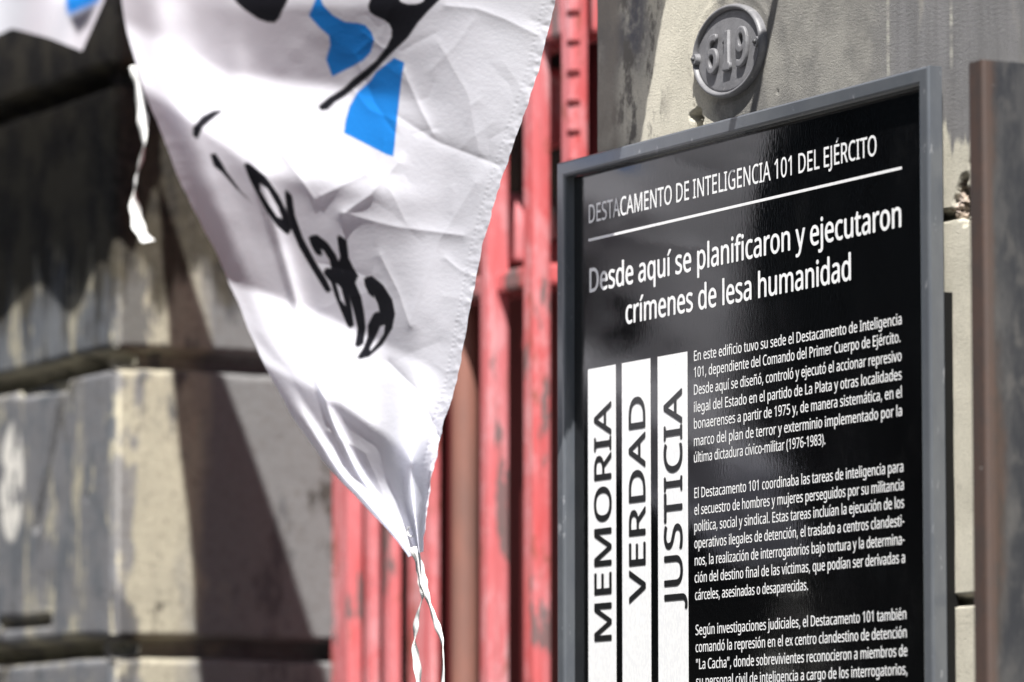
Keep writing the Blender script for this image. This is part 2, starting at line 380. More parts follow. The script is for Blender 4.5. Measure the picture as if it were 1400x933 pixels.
# ------------------------------------------------------------------ the red door
door = empty('door', (XJ, YD, 0)); child(door, bld)
door['label'] = 'tall faded red door of stepped mouldings and recessed panels with peeling paint'
ZD0, ZD1 = .03, 4.69
def dpart(mb, name, mat, label=None):
    o = mb.build(name, mat)
    o.parent = door; o.matrix_parent_inverse = Matrix.Translation(Vector((XJ, YD, 0))).inverted()
    if label: o['label'] = label
    return o
def member(name, a, b, c, Y, mat=None, z0=ZD0, z1=ZD1, bev=.006, back=None, label=None):
    # front face seen from column a to b on plane Y, right side face from b to c
    xa, xb = XA(a, Y), XA(b, Y)
    dep = (back-Y) if back else 0.0
    if not back:
        p = P(b, 466.5, Y); yy = PX(c, 466.5, p[0])[1]; dep = max(yy-Y, .01)
    mb = MB().box((xa, Y, z0), (xb, Y+dep, z1), bev)
    return dpart(mb, name, mat or M_red, label)
YB = YD+.16                                     # the deepest plane of the door
dpart(MB().box((XJ+.002, YB, ZD0), (XN+.45, YB+.05, ZD1)), 'backboard', M_gap_shade)
XR = lambda px, Y, d=0: XA(px, Y)
# outer frame in three steps
member('frame', 452, 478, 498, YD+.00, bev=.008)
member('frame', 498, 510, 522, YD+.03, bev=.008)
member('stile', 524, 536, 550, YD+.05, bev=.006)
member('panel', 556, 590, 604, YD+.085, bev=.010)
# round rusty brown astragal
Ya = YD+.05; xa = XA(636, Ya+.03)
dpart(MB().tube([(xa, Ya+.03, ZD0), (xa, Ya+.03, 1.5), (xa, Ya+.03, 3), (xa, Ya+.03, ZD1)], .024, 20), 'astragal', M_brown)
member('stile', 655, 668, 697, YD+.02, bev=.008, label='red stile with grey patches of bare metal')
member('stile', 714, 730, 754, YD+.02, bev=.008)
member('frame', 766, 782, 806, YD-.01, bev=.008)
# rail and arched raised panels between the stiles
def zat(px, py, Y): return P(px, py, Y)[2]
zr0, zr1 = zat(690, 398, YD+.03), zat(690, 368, YD+.03)
dpart(MB().box((XA(600, YD+.03), YD+.035, zr0), (XA(735, YD+.03), YD+.12, zr1), .008), 'rail', M_red)
zt0, zt1 = zat(760, 52, YD+.03), zat(760, 20, YD+.03)
dpart(MB().box((XA(560, YD+.03), YD+.03, zt0), (XA(790, YD+.03), YD+.12, zt1+.12), .008), 'rail', M_red)
def arched(px0, px1, pyt, pyb, Y, name='raised_panel', th=.05):
    x0, x1 = XA(px0, Y), XA(px1, Y); zt, zb = zat((px0+px1)/2, pyt, Y), zat((px0+px1)/2, pyb, Y); r = (x1-x0)/2
    pts = [(x0, zb), (x1, zb)] + [((x0+x1)/2+r*math.cos(a), zt-r*1.6+1.6*r*math.sin(a)) for a in np.linspace(0, math.pi, 14)]
    return dpart(MB().prism(pts, Y, Y+th, .006), name, M_red)
arched(655, 692, 262, 360, YD+.09); arched(600, 640, 262, 360, YD+.09)
arched(722, 752, 92, 200, YD+.09)
# row of proud boxes on the right frame's arris, coloured as shade in slots
for k in range(9):
    z = zat(778, -23+41*k, YD-.01); xx = XA(782, YD-.01)
    dpart(MB().box((xx-.017, YD-.0112, z-.0060+.001*(k % 3)), (xx+.0012, YD+.006, z+.0055), .002), 'slot_shade', M_gap_shade)
dpart(MB().box((XA(500, YB-.01), YB-.012, zat(690, 345, YB)), (XA(800, YB-.01), YB-.004, 4.4)), 'glass', M_glass)

# ------------------------------------------------------------------ lettering: outlines of a plain humanist sans, thousandths of the type size
GLYPHS = {
  '|': (400, ["20 0 340 0 340 60 260 75 260 573 140 573 20 515 20 440 100 470 100 75 20 60"]),
  'A': (512, ["437 0 368 177 141 177 73 0 0 0 224 575 289 575 512 0","282 415 274 438 263 473 255 500 247 468 238 438 230 415 165 241 346 241"]),
  'B': (521, ["241 573 307 569 361 558 404 541 434 515 453 478 459 431 457 409 453 389 446 371 437 354 424 340 409 328 392 317 372 309 350 304 350 300 373 295 395 288 415 279 433 267 448 253 461 236 470 215 476 191 478 163 475 130 467 100 454 74 436 52 413 33 385 19 354 8 318 2 279 0 78 0 78 573","256 329 300 331 334 339 357 352 372 371 381 394 384 423 380 451 369 474 351 490 324 502 289 509 245 511 150 511 150 329","150 269 150 61 265 61 311 64 346 74 371 91 388 112 398 138 401 168 399 188 395 205 388 221 377 235 362 247 344 256 321 263 293 267 260 269"]),
  'C': (507, ["323 517 294 516 266 510 241 502 217 490 196 474 178 456 162 434 149 410 139 383 131 353 127 321 125 286 128 241 135 200 147 164 164 132 186 105 213 83 244 68 281 58 322 55 347 56 371 58 394 62 460 78 460 15 438 8 416 2 393 -2 369 -6 342 -7 312 -8 257 -4 208 8 166 28 130 56 101 90 78 131 62 178 52 230 49 287 51 329 57 369 67 406 81 440 99 471 120 499 145 523 174 543 206 559 242 571 281 578 324 581 353 580 381 577 409 572 435 565 460 557 482 547 453 486 394 508 372 513 348 516"]),
  'D': (585, ["536 292 533 231 521 177 501 131 474 91 439 58 399 33 351 15 297 4 237 0 78 0 78 573 254 573 309 569 359 558 404 540 443 516 476 484 502 446 521 401 533 350","460 289 457 337 449 379 435 415 416 444 391 469 361 487 327 500 287 508 244 511 150 511 150 62 228 62 299 68 357 87 402 119 434 164 454 220"]),
  'E': (446, ["398 0 78 0 78 573 398 573 398 509 150 509 150 330 383 330 383 268 150 268 150 63 398 63"]),
  'F': (416, ["150 0 78 0 78 573 398 573 398 509 150 509 150 306 383 306 383 243 150 243"]),
  'G': (584, ["326 302 524 302 524 22 493 12 462 5 431 -1 398 -5 362 -7 323 -8 267 -4 217 8 173 28 136 55 105 89 81 130 63 176 52 229 49 286 53 343 65 395 84 442 111 482 145 517 186 544 233 564 286 577 346 581 377 580 407 577 437 572 465 565 491 557 516 547 489 484 468 493 445 501 421 508 395 513 369 516 342 517 298 514 259 505 225 489 195 468 170 441 150 409 136 373 127 332 124 286 127 243 134 202 146 166 164 133 187 106 216 84 251 68 292 58 340 55 404 59 452 68 452 238 326 238"]),
  'H': (594, ["516 0 443 0 443 267 150 267 150 0 78 0 78 573 150 573 150 330 443 330 443 573 516 573"]),
  'I': (272, ["239 0 32 0 32 42 99 57 99 515 32 531 32 573 239 573 239 531 172 515 172 57 239 42"]),
  'J': (219, ["-3 -152 -37 -150 -63 -142 -63 -81 -35 -87 -5 -89 8 -88 21 -85 33 -81 45 -74 54 -65 63 -53 69 -38 73 -19 74 3 74 573 146 573 146 9 144 -26 138 -56 128 -82 114 -104 96 -122 75 -135 52 -145 25 -150"]),
  'L': (420, ["78 0 78 573 150 573 150 64 400 64 400 0"]),
  'M': (727, ["330 0 142 502 139 502 142 461 144 407 144 347 144 0 78 0 78 573 184 573 361 103 364 103 544 573 650 573 650 0 578 0 578 352 579 408 581 460 584 501 581 501 390 0"]),
  'N': (609, ["532 0 447 0 141 476 138 476 141 432 143 378 144 320 144 0 78 0 78 573 161 573 467 99 470 99 468 137 466 193 464 249 464 573 532 573"]),
  'O': (626, ["577 287 576 244 570 204 561 166 547 132 531 101 510 73 486 49 459 29 428 13 393 1 355 -6 314 -8 271 -6 232 1 196 13 165 29 138 49 114 73 94 101 78 132 65 167 56 204 51 245 49 288 52 344 62 396 78 442 100 482 130 517 166 545 208 565 258 577 314 581 369 577 417 565 459 545 495 517 524 483 547 442 564 396 574 344","125 287 127 241 134 200 145 163 161 131 182 104 207 83 238 67 273 58 314 55 354 58 390 67 420 83 445 104 465 131 481 163 492 200 499 241 501 287 496 354 481 411 456 457 436 479 412 496 384 508 351 516 314 518 274 515 238 506 207 490 182 469 161 443 145 411 134 374 127 333"]),
  'P': (485, ["229 573 297 568 352 553 393 528 421 495 439 454 444 404 443 381 439 358 433 336 423 316 411 296 395 278 375 262 351 249 324 238 292 230 256 225 216 223 150 223 150 0 78 0 78 573","223 511 150 511 150 285 208 285 242 286 272 290 298 296 320 306 338 318 352 334 362 352 368 375 370 401 366 435 354 462 334 484 306 499 269 508"]),
  'Q': (626, ["577 287 575 242 569 200 559 160 544 124 525 92 503 64 476 40 445 21 411 6 548 -136 444 -136 334 -7 324 -8 314 -8 271 -6 232 1 196 13 165 29 138 49 114 73 94 101 78 132 65 167 56 204 51 245 49 288 52 344 62 396 78 442 100 482 130 517 166 545 208 565 258 577 314 581 369 577 417 565 459 545 495 517 524 483 547 442 564 396 574 344","125 287 127 241 134 200 145 163 161 131 182 104 207 83 238 67 273 58 314 55 354 58 390 67 420 83 445 104 465 131 481 163 492 200 499 241 501 287 496 354 481 411 456 457 436 479 412 496 384 508 351 516 314 518 274 515 238 506 207 490 182 469 161 443 145 411 134 374 127 333"]),
  'R': (499, ["236 573 281 571 320 565 353 555 381 540 404 522 422 500 434 474 442 444 444 410 442 381 437 356 427 334 415 315 401 298 385 285 367 274 349 264 330 257 487 0 403 0 264 237 150 237 150 0 78 0 78 573","232 510 150 510 150 298 236 298 278 301 312 310 338 325 355 347 366 374 370 407 368 430 363 450 355 467 343 480 328 491 310 500 287 505 261 509"]),
  'S': (440, ["403 153 400 121 392 92 378 66 359 44 335 26 307 11 274 1 238 -6 198 -8 137 -5 83 4 41 19 41 88 62 80 86 72 113 65 142 59 171 56 201 55 228 56 252 60 273 66 290 74 305 85 316 98 324 113 329 129 330 147 329 164 325 180 318 194 308 207 295 218 277 230 255 241 228 252 196 265 131 294 114 305 98 317 85 330 74 344 65 359 57 375 52 393 49 413 48 435 51 464 58 490 71 513 89 533 110 550 136 563 165 573 197 579 231 581 262 580 290 577 318 572 343 565 367 558 389 549 366 487 302 508 278 513 254 516 229 517 207 516 187 513 169 507 155 499 142 489 133 478 126 464 122 450 121 434 122 416 126 400 133 386 143 373 156 362 172 351 193 341 217 330 246 318 278 306 307 293 332 279 353 264 371 247 385 228 395 206 401 181"]),
  'T': (446, ["259 0 187 0 187 509 8 509 8 573 437 573 437 509 259 509"]),
  'U': (586, ["513 202 511 164 503 128 489 95 470 65 446 40 416 20 380 4 338 -5 290 -8 225 -2 171 18 128 50 97 93 78 144 72 204 72 573 144 573 144 201 148 158 161 122 182 93 211 72 248 59 294 55 327 57 355 63 379 73 399 88 415 105 427 126 435 149 440 174 442 202 442 573 513 573"]),
  'V': (481, ["481 573 277 0 204 0 0 573 75 573 204 205 220 160 231 119 241 80 250 119 262 161 277 207 405 573"]),
  'X': (470, ["467 0 385 0 233 249 79 0 3 0 193 298 15 573 95 573 236 348 377 573 453 573 276 300"]),
  'Y': (454, ["227 291 376 573 454 573 263 222 263 0 191 0 191 219 0 573 79 573"]),
  'Z': (459, ["427 0 30 0 30 55 332 508 40 508 40 573 419 573 419 518 118 64 427 64"]),
  'a': (450, ["231 437 279 433 318 422 347 403 368 375 381 338 385 293 385 0 334 0 320 61 317 61 304 46 292 33 279 22 265 13 250 5 234 -1 216 -5 195 -7 172 -8 148 -7 124 -2 103 6 84 16 68 30 55 48 45 68 39 92 37 119 43 159 59 192 87 219 127 238 179 251 243 257 316 259 316 285 313 317 306 342 293 359 275 371 253 378 227 380 205 379 183 376 163 370 106 347 84 400 104 410 126 419 151 426 177 432 204 436","252 208 204 203 167 195 141 182 124 165 113 144 110 119 112 97 120 79 132 66 148 56 167 51 188 49 223 52 253 62 279 79 299 103 311 134 315 172 315 210"]),
  'b': (493, ["139 461 138 410 135 373 139 373 153 390 169 405 189 419 213 429 240 435 272 437 322 431 365 412 401 381 428 338 444 283 449 215 447 168 439 127 427 91 410 61 390 36 365 17 337 3 306 -5 272 -8 240 -6 213 0 189 10 169 24 153 38 139 55 133 55 119 0 68 0 68 609 139 609","260 379 231 377 207 371 188 361 172 348 159 330 150 308 144 282 140 252 139 217 139 214 142 165 150 125 165 93 187 69 219 55 261 51 297 55 325 69 348 93 363 126 373 166 376 216 373 265 363 306 348 338 325 360 296 374"]),
  'c': (385, ["241 -8 204 -5 170 2 139 15 112 34 88 58 69 87 55 123 47 165 44 213 47 262 56 305 71 342 90 372 114 396 142 415 174 428 208 435 245 438 267 437 288 435 309 431 328 426 344 421 358 415 337 356 292 370 244 376 217 374 193 368 172 358 155 343 141 325 131 303 123 277 119 247 117 213 119 181 123 152 131 126 141 104 155 86 172 71 191 61 214 55 240 53 262 54 283 56 302 60 351 78 351 15 336 8 320 3 304 -2 285 -5 264 -7"]),
  'd': (493, ["221 -8 171 -2 128 17 92 48 65 91 49 146 44 214 49 282 66 338 93 381 128 413 171 432 221 438 243 437 262 434 280 429 296 423 310 416 323 407 335 397 345 386 354 374 359 374 356 405 354 438 354 609 425 609 425 0 368 0 358 58 354 58 345 46 335 35 323 24 310 15 296 7 279 1 262 -4 242 -7","232 51 273 55 305 67 328 88 343 117 352 154 355 200 355 213 352 263 343 304 329 336 306 360 274 375 231 379 196 374 168 359 146 334 130 300 120 260 117 213 120 165 130 125 146 93 168 69 197 55"]),
  'e': (452, ["234 438 269 435 301 427 329 414 354 396 374 373 390 346 402 315 409 281 411 244 411 201 117 201 122 157 134 119 154 90 181 69 215 56 254 52 280 53 305 56 327 60 392 82 392 20 370 11 349 4 327 -1 304 -5 279 -7 251 -8 212 -5 176 3 143 17 114 36 90 61 70 91 56 126 47 167 44 212 47 257 55 297 68 333 86 364 108 390 134 411 164 426 198 435","233 380 202 377 175 366 154 348 137 323 125 293 119 257 338 257 336 281 333 302 326 322 318 338 306 353 292 364 276 373 256 378"]),
  'f': (276, ["266 375 158 375 158 0 87 0 87 375 12 375 12 408 87 432 87 457 89 492 95 522 104 547 116 568 132 585 152 597 174 606 199 612 227 613 274 609 310 599 292 544 262 552 228 556 206 553 189 545 175 532 166 513 160 489 158 458 158 430 266 430"]),
  'g': (493, ["221 438 248 436 273 431 297 422 319 409 338 393 355 373 359 373 369 430 425 430 425 -7 423 -46 416 -80 404 -109 388 -135 367 -155 341 -172 310 -183 274 -190 233 -192 202 -192 174 -189 147 -186 122 -180 99 -174 78 -165 78 -100 99 -110 123 -118 149 -125 177 -130 206 -133 237 -134 271 -130 300 -119 324 -101 341 -77 352 -48 355 -13 355 4 356 32 358 57 354 57 338 37 320 21 299 8 275 -1 250 -6 221 -8 170 -2 126 18 91 51 65 95 49 149 44 214 49 278 65 332 91 377 126 411 169 431","230 379 207 376 187 370 169 359 153 344 140 326 130 303 123 277 119 247 117 213 120 165 130 124 146 92 169 68 197 54 232 50 253 51 271 53 288 58 303 65 315 74 326 85 336 98 343 113 349 131 353 151 355 173 356 197 356 214 355 251 350 282 343 309 332 331 319 348 302 362 281 371 257 377"]),
  'h': (496, ["139 431 138 399 135 370 140 370 149 385 161 397 174 407 188 416 204 424 221 429 238 434 255 436 273 437 306 435 335 430 360 421 382 408 399 391 413 370 423 344 429 314 431 280 431 0 361 0 361 275 358 307 351 333 338 353 319 367 295 376 265 379 235 377 210 370 189 360 173 347 160 329 150 308 144 283 140 254 139 222 139 0 68 0 68 609 139 609"]),
  'i': (207, ["139 430 139 0 68 0 68 430","104 591 115 590 124 586 133 580 140 572 144 560 145 546 144 532 140 521 133 512 124 506 115 502 104 501 93 502 83 506 75 512 68 521 64 532 63 546 64 560 68 572 75 580 83 586 93 590"]),
  'j': (207, ["18 -192 -18 -190 -44 -183 -44 -126 -19 -132 9 -134 25 -132 39 -128 51 -120 61 -108 66 -90 68 -67 68 430 139 430 139 -64 137 -90 133 -113 126 -133 116 -151 103 -166 87 -177 67 -186 44 -191","63 546 64 560 68 572 75 580 83 586 93 590 104 591 115 590 124 586 133 580 140 572 144 560 145 546 144 532 140 521 133 512 124 506 115 502 104 501 93 502 83 506 75 512 68 521 64 532"]),
  'l': (207, ["139 0 68 0 68 609 139 609"]),
  'm': (750, ["540 438 584 434 621 421 649 401 669 371 681 330 685 280 685 0 615 0 615 277 613 308 606 333 594 353 577 367 555 376 528 379 490 374 460 362 438 342 423 315 414 280 411 237 411 0 342 0 342 277 341 298 337 317 332 333 325 347 315 359 303 367 289 374 272 377 253 379 227 377 204 370 185 360 170 347 158 329 150 308 144 283 140 255 139 223 139 0 68 0 68 430 125 430 136 371 140 371 149 385 160 398 173 409 186 418 201 425 217 431 233 435 249 437 266 438 298 436 325 430 349 420 369 406 386 388 398 366 402 366 418 388 438 406 461 420 486 430 512 436"]),
  'n': (496, ["275 438 322 434 361 421 391 401 413 371 426 330 431 280 431 0 361 0 361 275 358 307 351 333 338 353 319 367 295 376 265 379 222 374 189 361 166 338 151 308 142 269 139 223 139 0 68 0 68 430 125 430 136 371 140 371 150 385 162 398 175 409 190 418 206 425 222 431 239 435 257 437"]),
  'o': (485, ["442 216 440 181 436 150 428 121 417 95 404 71 388 51 369 33 348 18 324 7 299 -1 271 -6 241 -8 214 -6 188 -1 163 7 140 18 119 33 100 51 84 71 70 95 59 121 51 150 46 181 44 216 47 261 55 301 68 336 87 367 110 392 137 412 169 426 204 435 244 438 281 435 316 426 347 412 374 392 398 367 417 336 431 301 439 261","117 216 119 184 123 154 130 128 141 105 155 86 172 71 192 59 216 53 243 51 270 53 294 59 314 71 331 86 345 105 356 128 363 154 367 184 369 216 367 248 363 277 355 303 345 325 331 344 314 359 294 370 270 376 242 379 202 374 171 359 147 335 130 303 120 263"]),
  'p': (493, ["273 438 322 432 365 413 401 383 428 339 444 284 449 216 447 170 439 129 427 93 410 62 390 37 365 17 337 3 306 -5 272 -8 251 -7 231 -4 213 1 197 7 182 15 170 24 139 55 134 55 137 20 139 -16 139 -192 68 -192 68 430 126 430 136 371 139 371 148 383 158 394 170 405 182 414 197 422 213 429 231 434 251 437","260 379 233 377 210 371 190 362 174 349 161 333 152 313 145 289 141 261 139 229 139 216 140 182 144 152 150 126 159 103 172 85 188 70 208 59 233 53 261 51 286 53 308 60 326 72 341 88 354 108 364 131 371 157 375 186 376 217 373 262 363 302 348 334 325 359 296 374"]),
  'q': (493, ["354 -9 355 25 358 58 354 58 340 40 323 25 303 11 279 1 251 -6 219 -8 170 -2 128 17 93 48 66 91 49 146 44 214 47 261 54 302 67 338 83 368 104 393 129 413 157 427 188 435 221 438 253 436 280 429 304 419 324 405 341 389 355 371 358 371 369 430 425 430 425 -192 354 -192","233 51 260 52 284 58 304 67 320 79 333 96 342 116 349 140 353 168 355 199 355 213 352 263 343 305 328 337 305 361 273 375 231 379 196 374 167 359 145 334 130 300 120 260 117 213 120 165 130 126 146 93 168 70 197 55"]),
  'r': (331, ["269 438 295 437 319 433 310 368 287 372 264 374 248 373 232 369 217 363 202 355 189 346 176 334 166 321 156 305 149 289 143 270 140 251 139 229 139 0 68 0 68 430 126 430 134 351 137 351 147 367 158 381 170 395 183 407 198 418 214 426 231 433 249 437"]),
  's': (384, ["348 119 346 92 339 69 327 49 311 32 292 18 268 6 241 -2 210 -6 176 -8 148 -7 122 -5 99 -1 78 5 59 11 42 19 42 83 104 60 128 54 153 50 178 49 211 51 236 57 256 66 269 79 277 94 280 112 279 123 276 132 271 141 264 150 253 158 239 167 174 196 103 228 84 239 69 252 57 266 48 283 43 302 41 324 46 358 61 386 85 408 118 425 157 435 202 438 228 437 252 434 275 430 298 424 319 417 339 409 315 353 258 372 238 377 218 379 197 380 171 379 149 374 131 366 118 356 111 343 108 328 109 317 113 307 119 298 127 290 139 282 154 274 219 246 289 215 306 203 321 191 333 176 341 159 346 140"]),
  't': (289, ["212 50 245 53 272 59 272 5 240 -4 200 -8 178 -7 157 -3 138 4 120 13 104 27 91 44 82 66 76 93 74 125 74 375 13 375 13 409 75 437 103 528 144 528 144 430 269 430 269 375 144 375 144 127 146 103 153 83 163 69 177 58 193 52"]),
  'u': (496, ["427 430 427 0 370 0 359 57 356 57 346 43 334 31 321 20 306 11 290 4 273 -1 256 -5 238 -7 220 -8 187 -6 159 -1 134 8 112 21 95 38 81 59 71 85 65 114 63 148 63 430 135 430 135 153 137 122 145 96 158 76 176 62 200 53 230 51 260 53 285 59 306 69 323 82 336 100 345 121 352 146 356 175 357 206 357 430"]),
  'v': (407, ["163 0 0 430 75 430 167 176 180 137 193 96 201 63 204 63 214 96 227 138 241 176 332 430 407 430 244 0"]),
  'x': (424, ["170 220 22 430 102 430 213 268 322 430 402 430 253 220 410 0 330 0 213 172 94 0 14 0"]),
  'y': (409, ["1 430 76 430 169 185 184 144 196 105 205 68 209 68 224 121 245 186 333 430 409 430 224 -59 213 -85 201 -108 188 -130 173 -148 157 -164 138 -176 117 -185 94 -191 67 -192 34 -190 9 -186 9 -130 30 -133 56 -135 72 -134 86 -131 99 -126 110 -118 121 -110 130 -99 138 -87 145 -73 152 -59 174 -2"]),
  'z': (377, ["346 0 31 0 31 47 262 375 45 375 45 430 340 430 340 377 112 55 346 55"]),
  '0': (459, ["419 287 418 242 415 201 409 163 401 128 390 97 376 70 359 47 339 27 316 12 290 1 261 -6 229 -8 188 -4 153 8 122 27 97 54 76 88 60 129 48 176 42 229 39 287 41 346 48 399 58 446 73 486 93 520 119 547 149 566 186 578 229 581 269 578 304 566 335 547 361 520 382 486 399 446 410 399 417 346","110 287 111 238 115 194 121 156 131 125 143 98 159 78 178 64 202 55 229 52 256 55 279 64 298 78 314 98 326 124 336 156 343 194 347 238 348 287 347 336 343 380 336 417 326 449 314 475 298 495 279 510 256 518 229 521 202 518 178 510 159 495 143 475 131 449 121 417 115 380 111 336"]),
  '1': (459, ["285 0 216 0 216 400 216 439 217 470 219 499 196 477 169 455 108 405 71 452 226 573 285 573"]),
  '2': (459, ["417 0 38 0 38 59 188 210 261 287 280 309 295 331 306 353 315 376 320 399 322 424 318 453 309 477 294 496 273 510 249 518 221 520 194 519 169 514 147 506 126 495 104 482 83 466 45 513 94 548 113 557 132 565 153 572 174 577 197 580 221 581 255 579 285 572 313 562 336 548 356 531 372 510 384 485 391 458 394 428 392 399 386 371 375 344 361 318 344 292 324 267 247 185 128 67 128 64 417 64"]),
  '3': (459, ["395 439 394 414 389 392 381 372 370 355 356 339 340 326 321 316 300 307 277 302 277 298 319 290 353 276 379 255 398 229 409 198 413 163 410 131 403 101 390 74 371 50 348 30 318 14 283 2 241 -6 193 -8 164 -7 136 -5 110 -1 85 5 60 13 36 23 36 89 61 78 87 69 114 61 141 56 168 52 194 51 241 55 278 65 305 81 324 104 335 132 339 164 337 187 331 206 320 223 306 236 288 247 265 255 240 261 211 264 179 265 123 265 123 326 180 326 209 327 236 332 259 339 278 350 294 362 307 377 316 394 321 413 323 434 320 460 311 481 295 498 274 511 249 519 219 521 199 521 181 519 164 515 117 498 75 473 39 521 61 537 87 550 115 563 147 573 181 579 218 581 273 576 317 563 352 540 376 511 390 477"]),
  '4': (459, ["443 130 359 130 359 0 291 0 291 130 17 130 17 190 286 576 359 576 359 193 443 193","291 374 291 412 293 444 294 474 295 500 292 500 276 468 257 438 86 193 291 193"]),
  '5': (459, ["221 351 258 349 292 342 322 331 349 316 371 297 389 274 402 247 410 217 413 183 410 145 402 111 387 81 368 54 343 32 314 15 280 2 242 -5 199 -8 170 -7 142 -4 116 0 91 6 70 14 51 23 51 90 71 79 95 70 121 62 148 57 174 53 200 52 227 54 252 58 274 65 293 76 310 89 323 106 333 126 339 149 341 176 337 210 325 239 306 262 279 279 243 289 197 292 146 288 99 280 64 302 86 573 373 573 373 508 146 508 132 342 169 348"]),
  '6': (459, ["44 245 45 278 47 310 51 342 57 374 64 404 75 433 87 461 103 486 121 510 143 530 168 548 196 562 228 572 265 578 306 581 344 579 377 573 377 513 344 520 308 523 273 521 242 515 216 504 193 491 173 474 158 454 145 431 134 407 127 380 121 352 117 322 115 291 119 291 128 303 138 315 150 326 163 335 178 343 194 350 213 355 233 357 255 358 287 356 316 349 342 338 365 322 384 303 400 279 412 251 419 220 421 184 419 147 411 112 399 82 382 55 361 33 336 15 307 2 275 -5 239 -8 212 -6 187 -1 163 7 140 19 119 35 101 54 84 76 70 103 59 133 51 166 46 204","238 51 270 55 297 66 320 84 337 109 348 143 351 184 348 218 339 247 324 271 302 289 274 300 241 303 217 301 195 296 175 287 157 276 143 263 131 248 122 232 117 215 115 198 116 181 119 163 123 146 129 129 137 114 146 99 158 85 170 74 185 64 201 57 219 53"]),
  '7': (459, ["109 0 344 508 35 508 35 573 419 573 419 518 187 0"]),
  '8': (459, ["229 581 261 579 291 574 318 565 341 553 362 538 378 519 390 497 398 472 400 443 399 421 394 401 385 383 374 367 361 352 346 338 329 325 310 314 291 303 314 291 335 279 355 265 373 250 389 234 401 216 411 196 417 173 419 148 416 118 408 90 395 65 378 44 356 26 330 11 300 1 267 -6 231 -8 192 -6 157 0 126 10 100 24 78 42 61 63 49 87 42 115 39 146 41 171 47 194 56 214 68 232 82 249 99 264 118 277 138 289 158 299 140 310 123 322 107 336 93 350 81 366 71 383 64 401 59 422 58 444 60 472 68 497 80 518 97 537 117 552 141 565 168 573 197 579","108 145 112 119 121 96 138 76 161 60 192 51 229 48 265 51 295 60 319 76 336 96 346 120 350 148 348 166 343 182 335 197 324 211 310 223 293 235 274 246 253 256 229 265 217 270 194 260 174 249 157 237 142 225 130 212 121 197 114 182 110 164","228 524 200 521 176 514 155 502 139 486 130 466 127 441 128 422 133 406 141 391 151 379 164 367 179 357 232 330 282 357 296 367 307 379 317 392 325 406 329 423 330 441 327 466 318 486 302 502 282 514 257 521"]),
  '9': (459, ["417 328 416 295 414 263 410 231 405 199 397 168 387 139 374 112 358 86 340 63 318 42 293 25 265 11 232 0 195 -6 154 -8 117 -6 82 0 82 60 115 53 152 50 188 52 218 58 245 68 268 82 287 99 303 118 316 141 327 165 334 192 340 221 344 250 346 281 341 281 332 269 322 258 310 247 297 238 282 230 266 223 247 218 227 215 204 214 173 216 144 223 118 235 95 250 76 270 61 294 49 321 42 352 40 387 43 426 50 460 63 491 80 517 101 540 127 557 156 570 188 578 223 581 250 579 275 574 299 565 322 553 342 537 361 518 377 495 391 469 402 439 410 406 415 369","223 521 192 518 165 507 142 488 124 463 113 429 110 388 113 354 122 325 137 301 158 284 186 273 220 269 244 271 266 276 286 285 304 296 318 310 330 325 339 341 344 358 346 374 345 392 342 409 338 426 332 443 324 459 315 474 304 487 291 499 277 508 260 516 242 520"]),
  '.': (215, ["58 43 59 61 64 75 72 85 82 92 94 96 107 97 120 96 132 92 142 85 151 75 156 61 157 43 156 26 151 12 142 2 132 -6 120 -10 107 -11 94 -10 82 -6 72 2 64 12 59 26"]),
  ',': (215, ["154 84 136 23 111 -42 85 -103 33 -103 49 -38 63 31 73 93 148 93"]),
  '-': (258, ["32 184 32 246 226 246 226 184"]),
  '(': (241, ["32 220 33 263 38 306 45 348 54 389 67 429 83 468 103 504 125 540 150 573 217 573 182 521 154 465 132 407 116 346 107 284 103 221 105 179 109 139 116 98 126 58 139 19 154 -20 172 -57 192 -92 216 -127 150 -127 125 -94 103 -60 83 -24 67 14 54 53 45 94 38 135 33 177"]),
  ')': (241, ["209 220 207 177 203 135 196 94 186 53 173 14 158 -24 139 -60 116 -94 91 -127 25 -127 48 -92 69 -57 87 -20 102 19 114 58 124 98 131 139 136 179 137 221 136 263 131 304 124 346 114 386 102 426 87 465 69 503 48 539 24 573 91 573 116 540 139 504 158 468 173 429 186 389 196 348 203 306 207 263"]),
  '"': (327, ["128 573 112 366 68 366 52 573","275 573 259 366 215 366 199 573"]),
  'á': (450, ["231 437 279 433 318 422 347 403 368 375 381 338 385 293 385 0 334 0 320 61 317 61 304 46 292 33 279 22 265 13 250 5 234 -1 216 -5 195 -7 172 -8 148 -7 124 -2 103 6 84 16 68 30 55 48 45 68 39 92 37 119 43 159 59 192 87 219 127 238 179 251 243 257 316 259 316 285 313 317 306 342 293 359 275 371 253 378 227 380 205 379 183 376 163 370 106 347 84 400 104 410 126 419 151 426 177 432 204 436","252 208 204 203 167 195 141 182 124 165 113 144 110 119 112 97 120 79 132 66 148 56 167 51 188 49 223 52 253 62 279 79 299 103 311 134 315 172 315 210","344 606 323 579 293 546 260 513 229 486 183 486 183 496 209 532 237 575 259 614 344 614"]),
  'é': (452, ["234 438 269 435 301 427 329 414 354 396 374 373 390 346 402 315 409 281 411 244 411 201 117 201 122 157 134 119 154 90 181 69 215 56 254 52 280 53 305 56 327 60 392 82 392 20 370 11 349 4 327 -1 304 -5 279 -7 251 -8 212 -5 176 3 143 17 114 36 90 61 70 91 56 126 47 167 44 212 47 257 55 297 68 333 86 364 108 390 134 411 164 426 198 435","233 380 202 377 175 366 154 348 137 323 125 293 119 257 338 257 336 281 333 302 326 322 318 338 306 353 292 364 276 373 256 378","347 606 326 579 296 546 263 513 233 486 186 486 186 496 212 532 240 575 262 614 347 614"]),
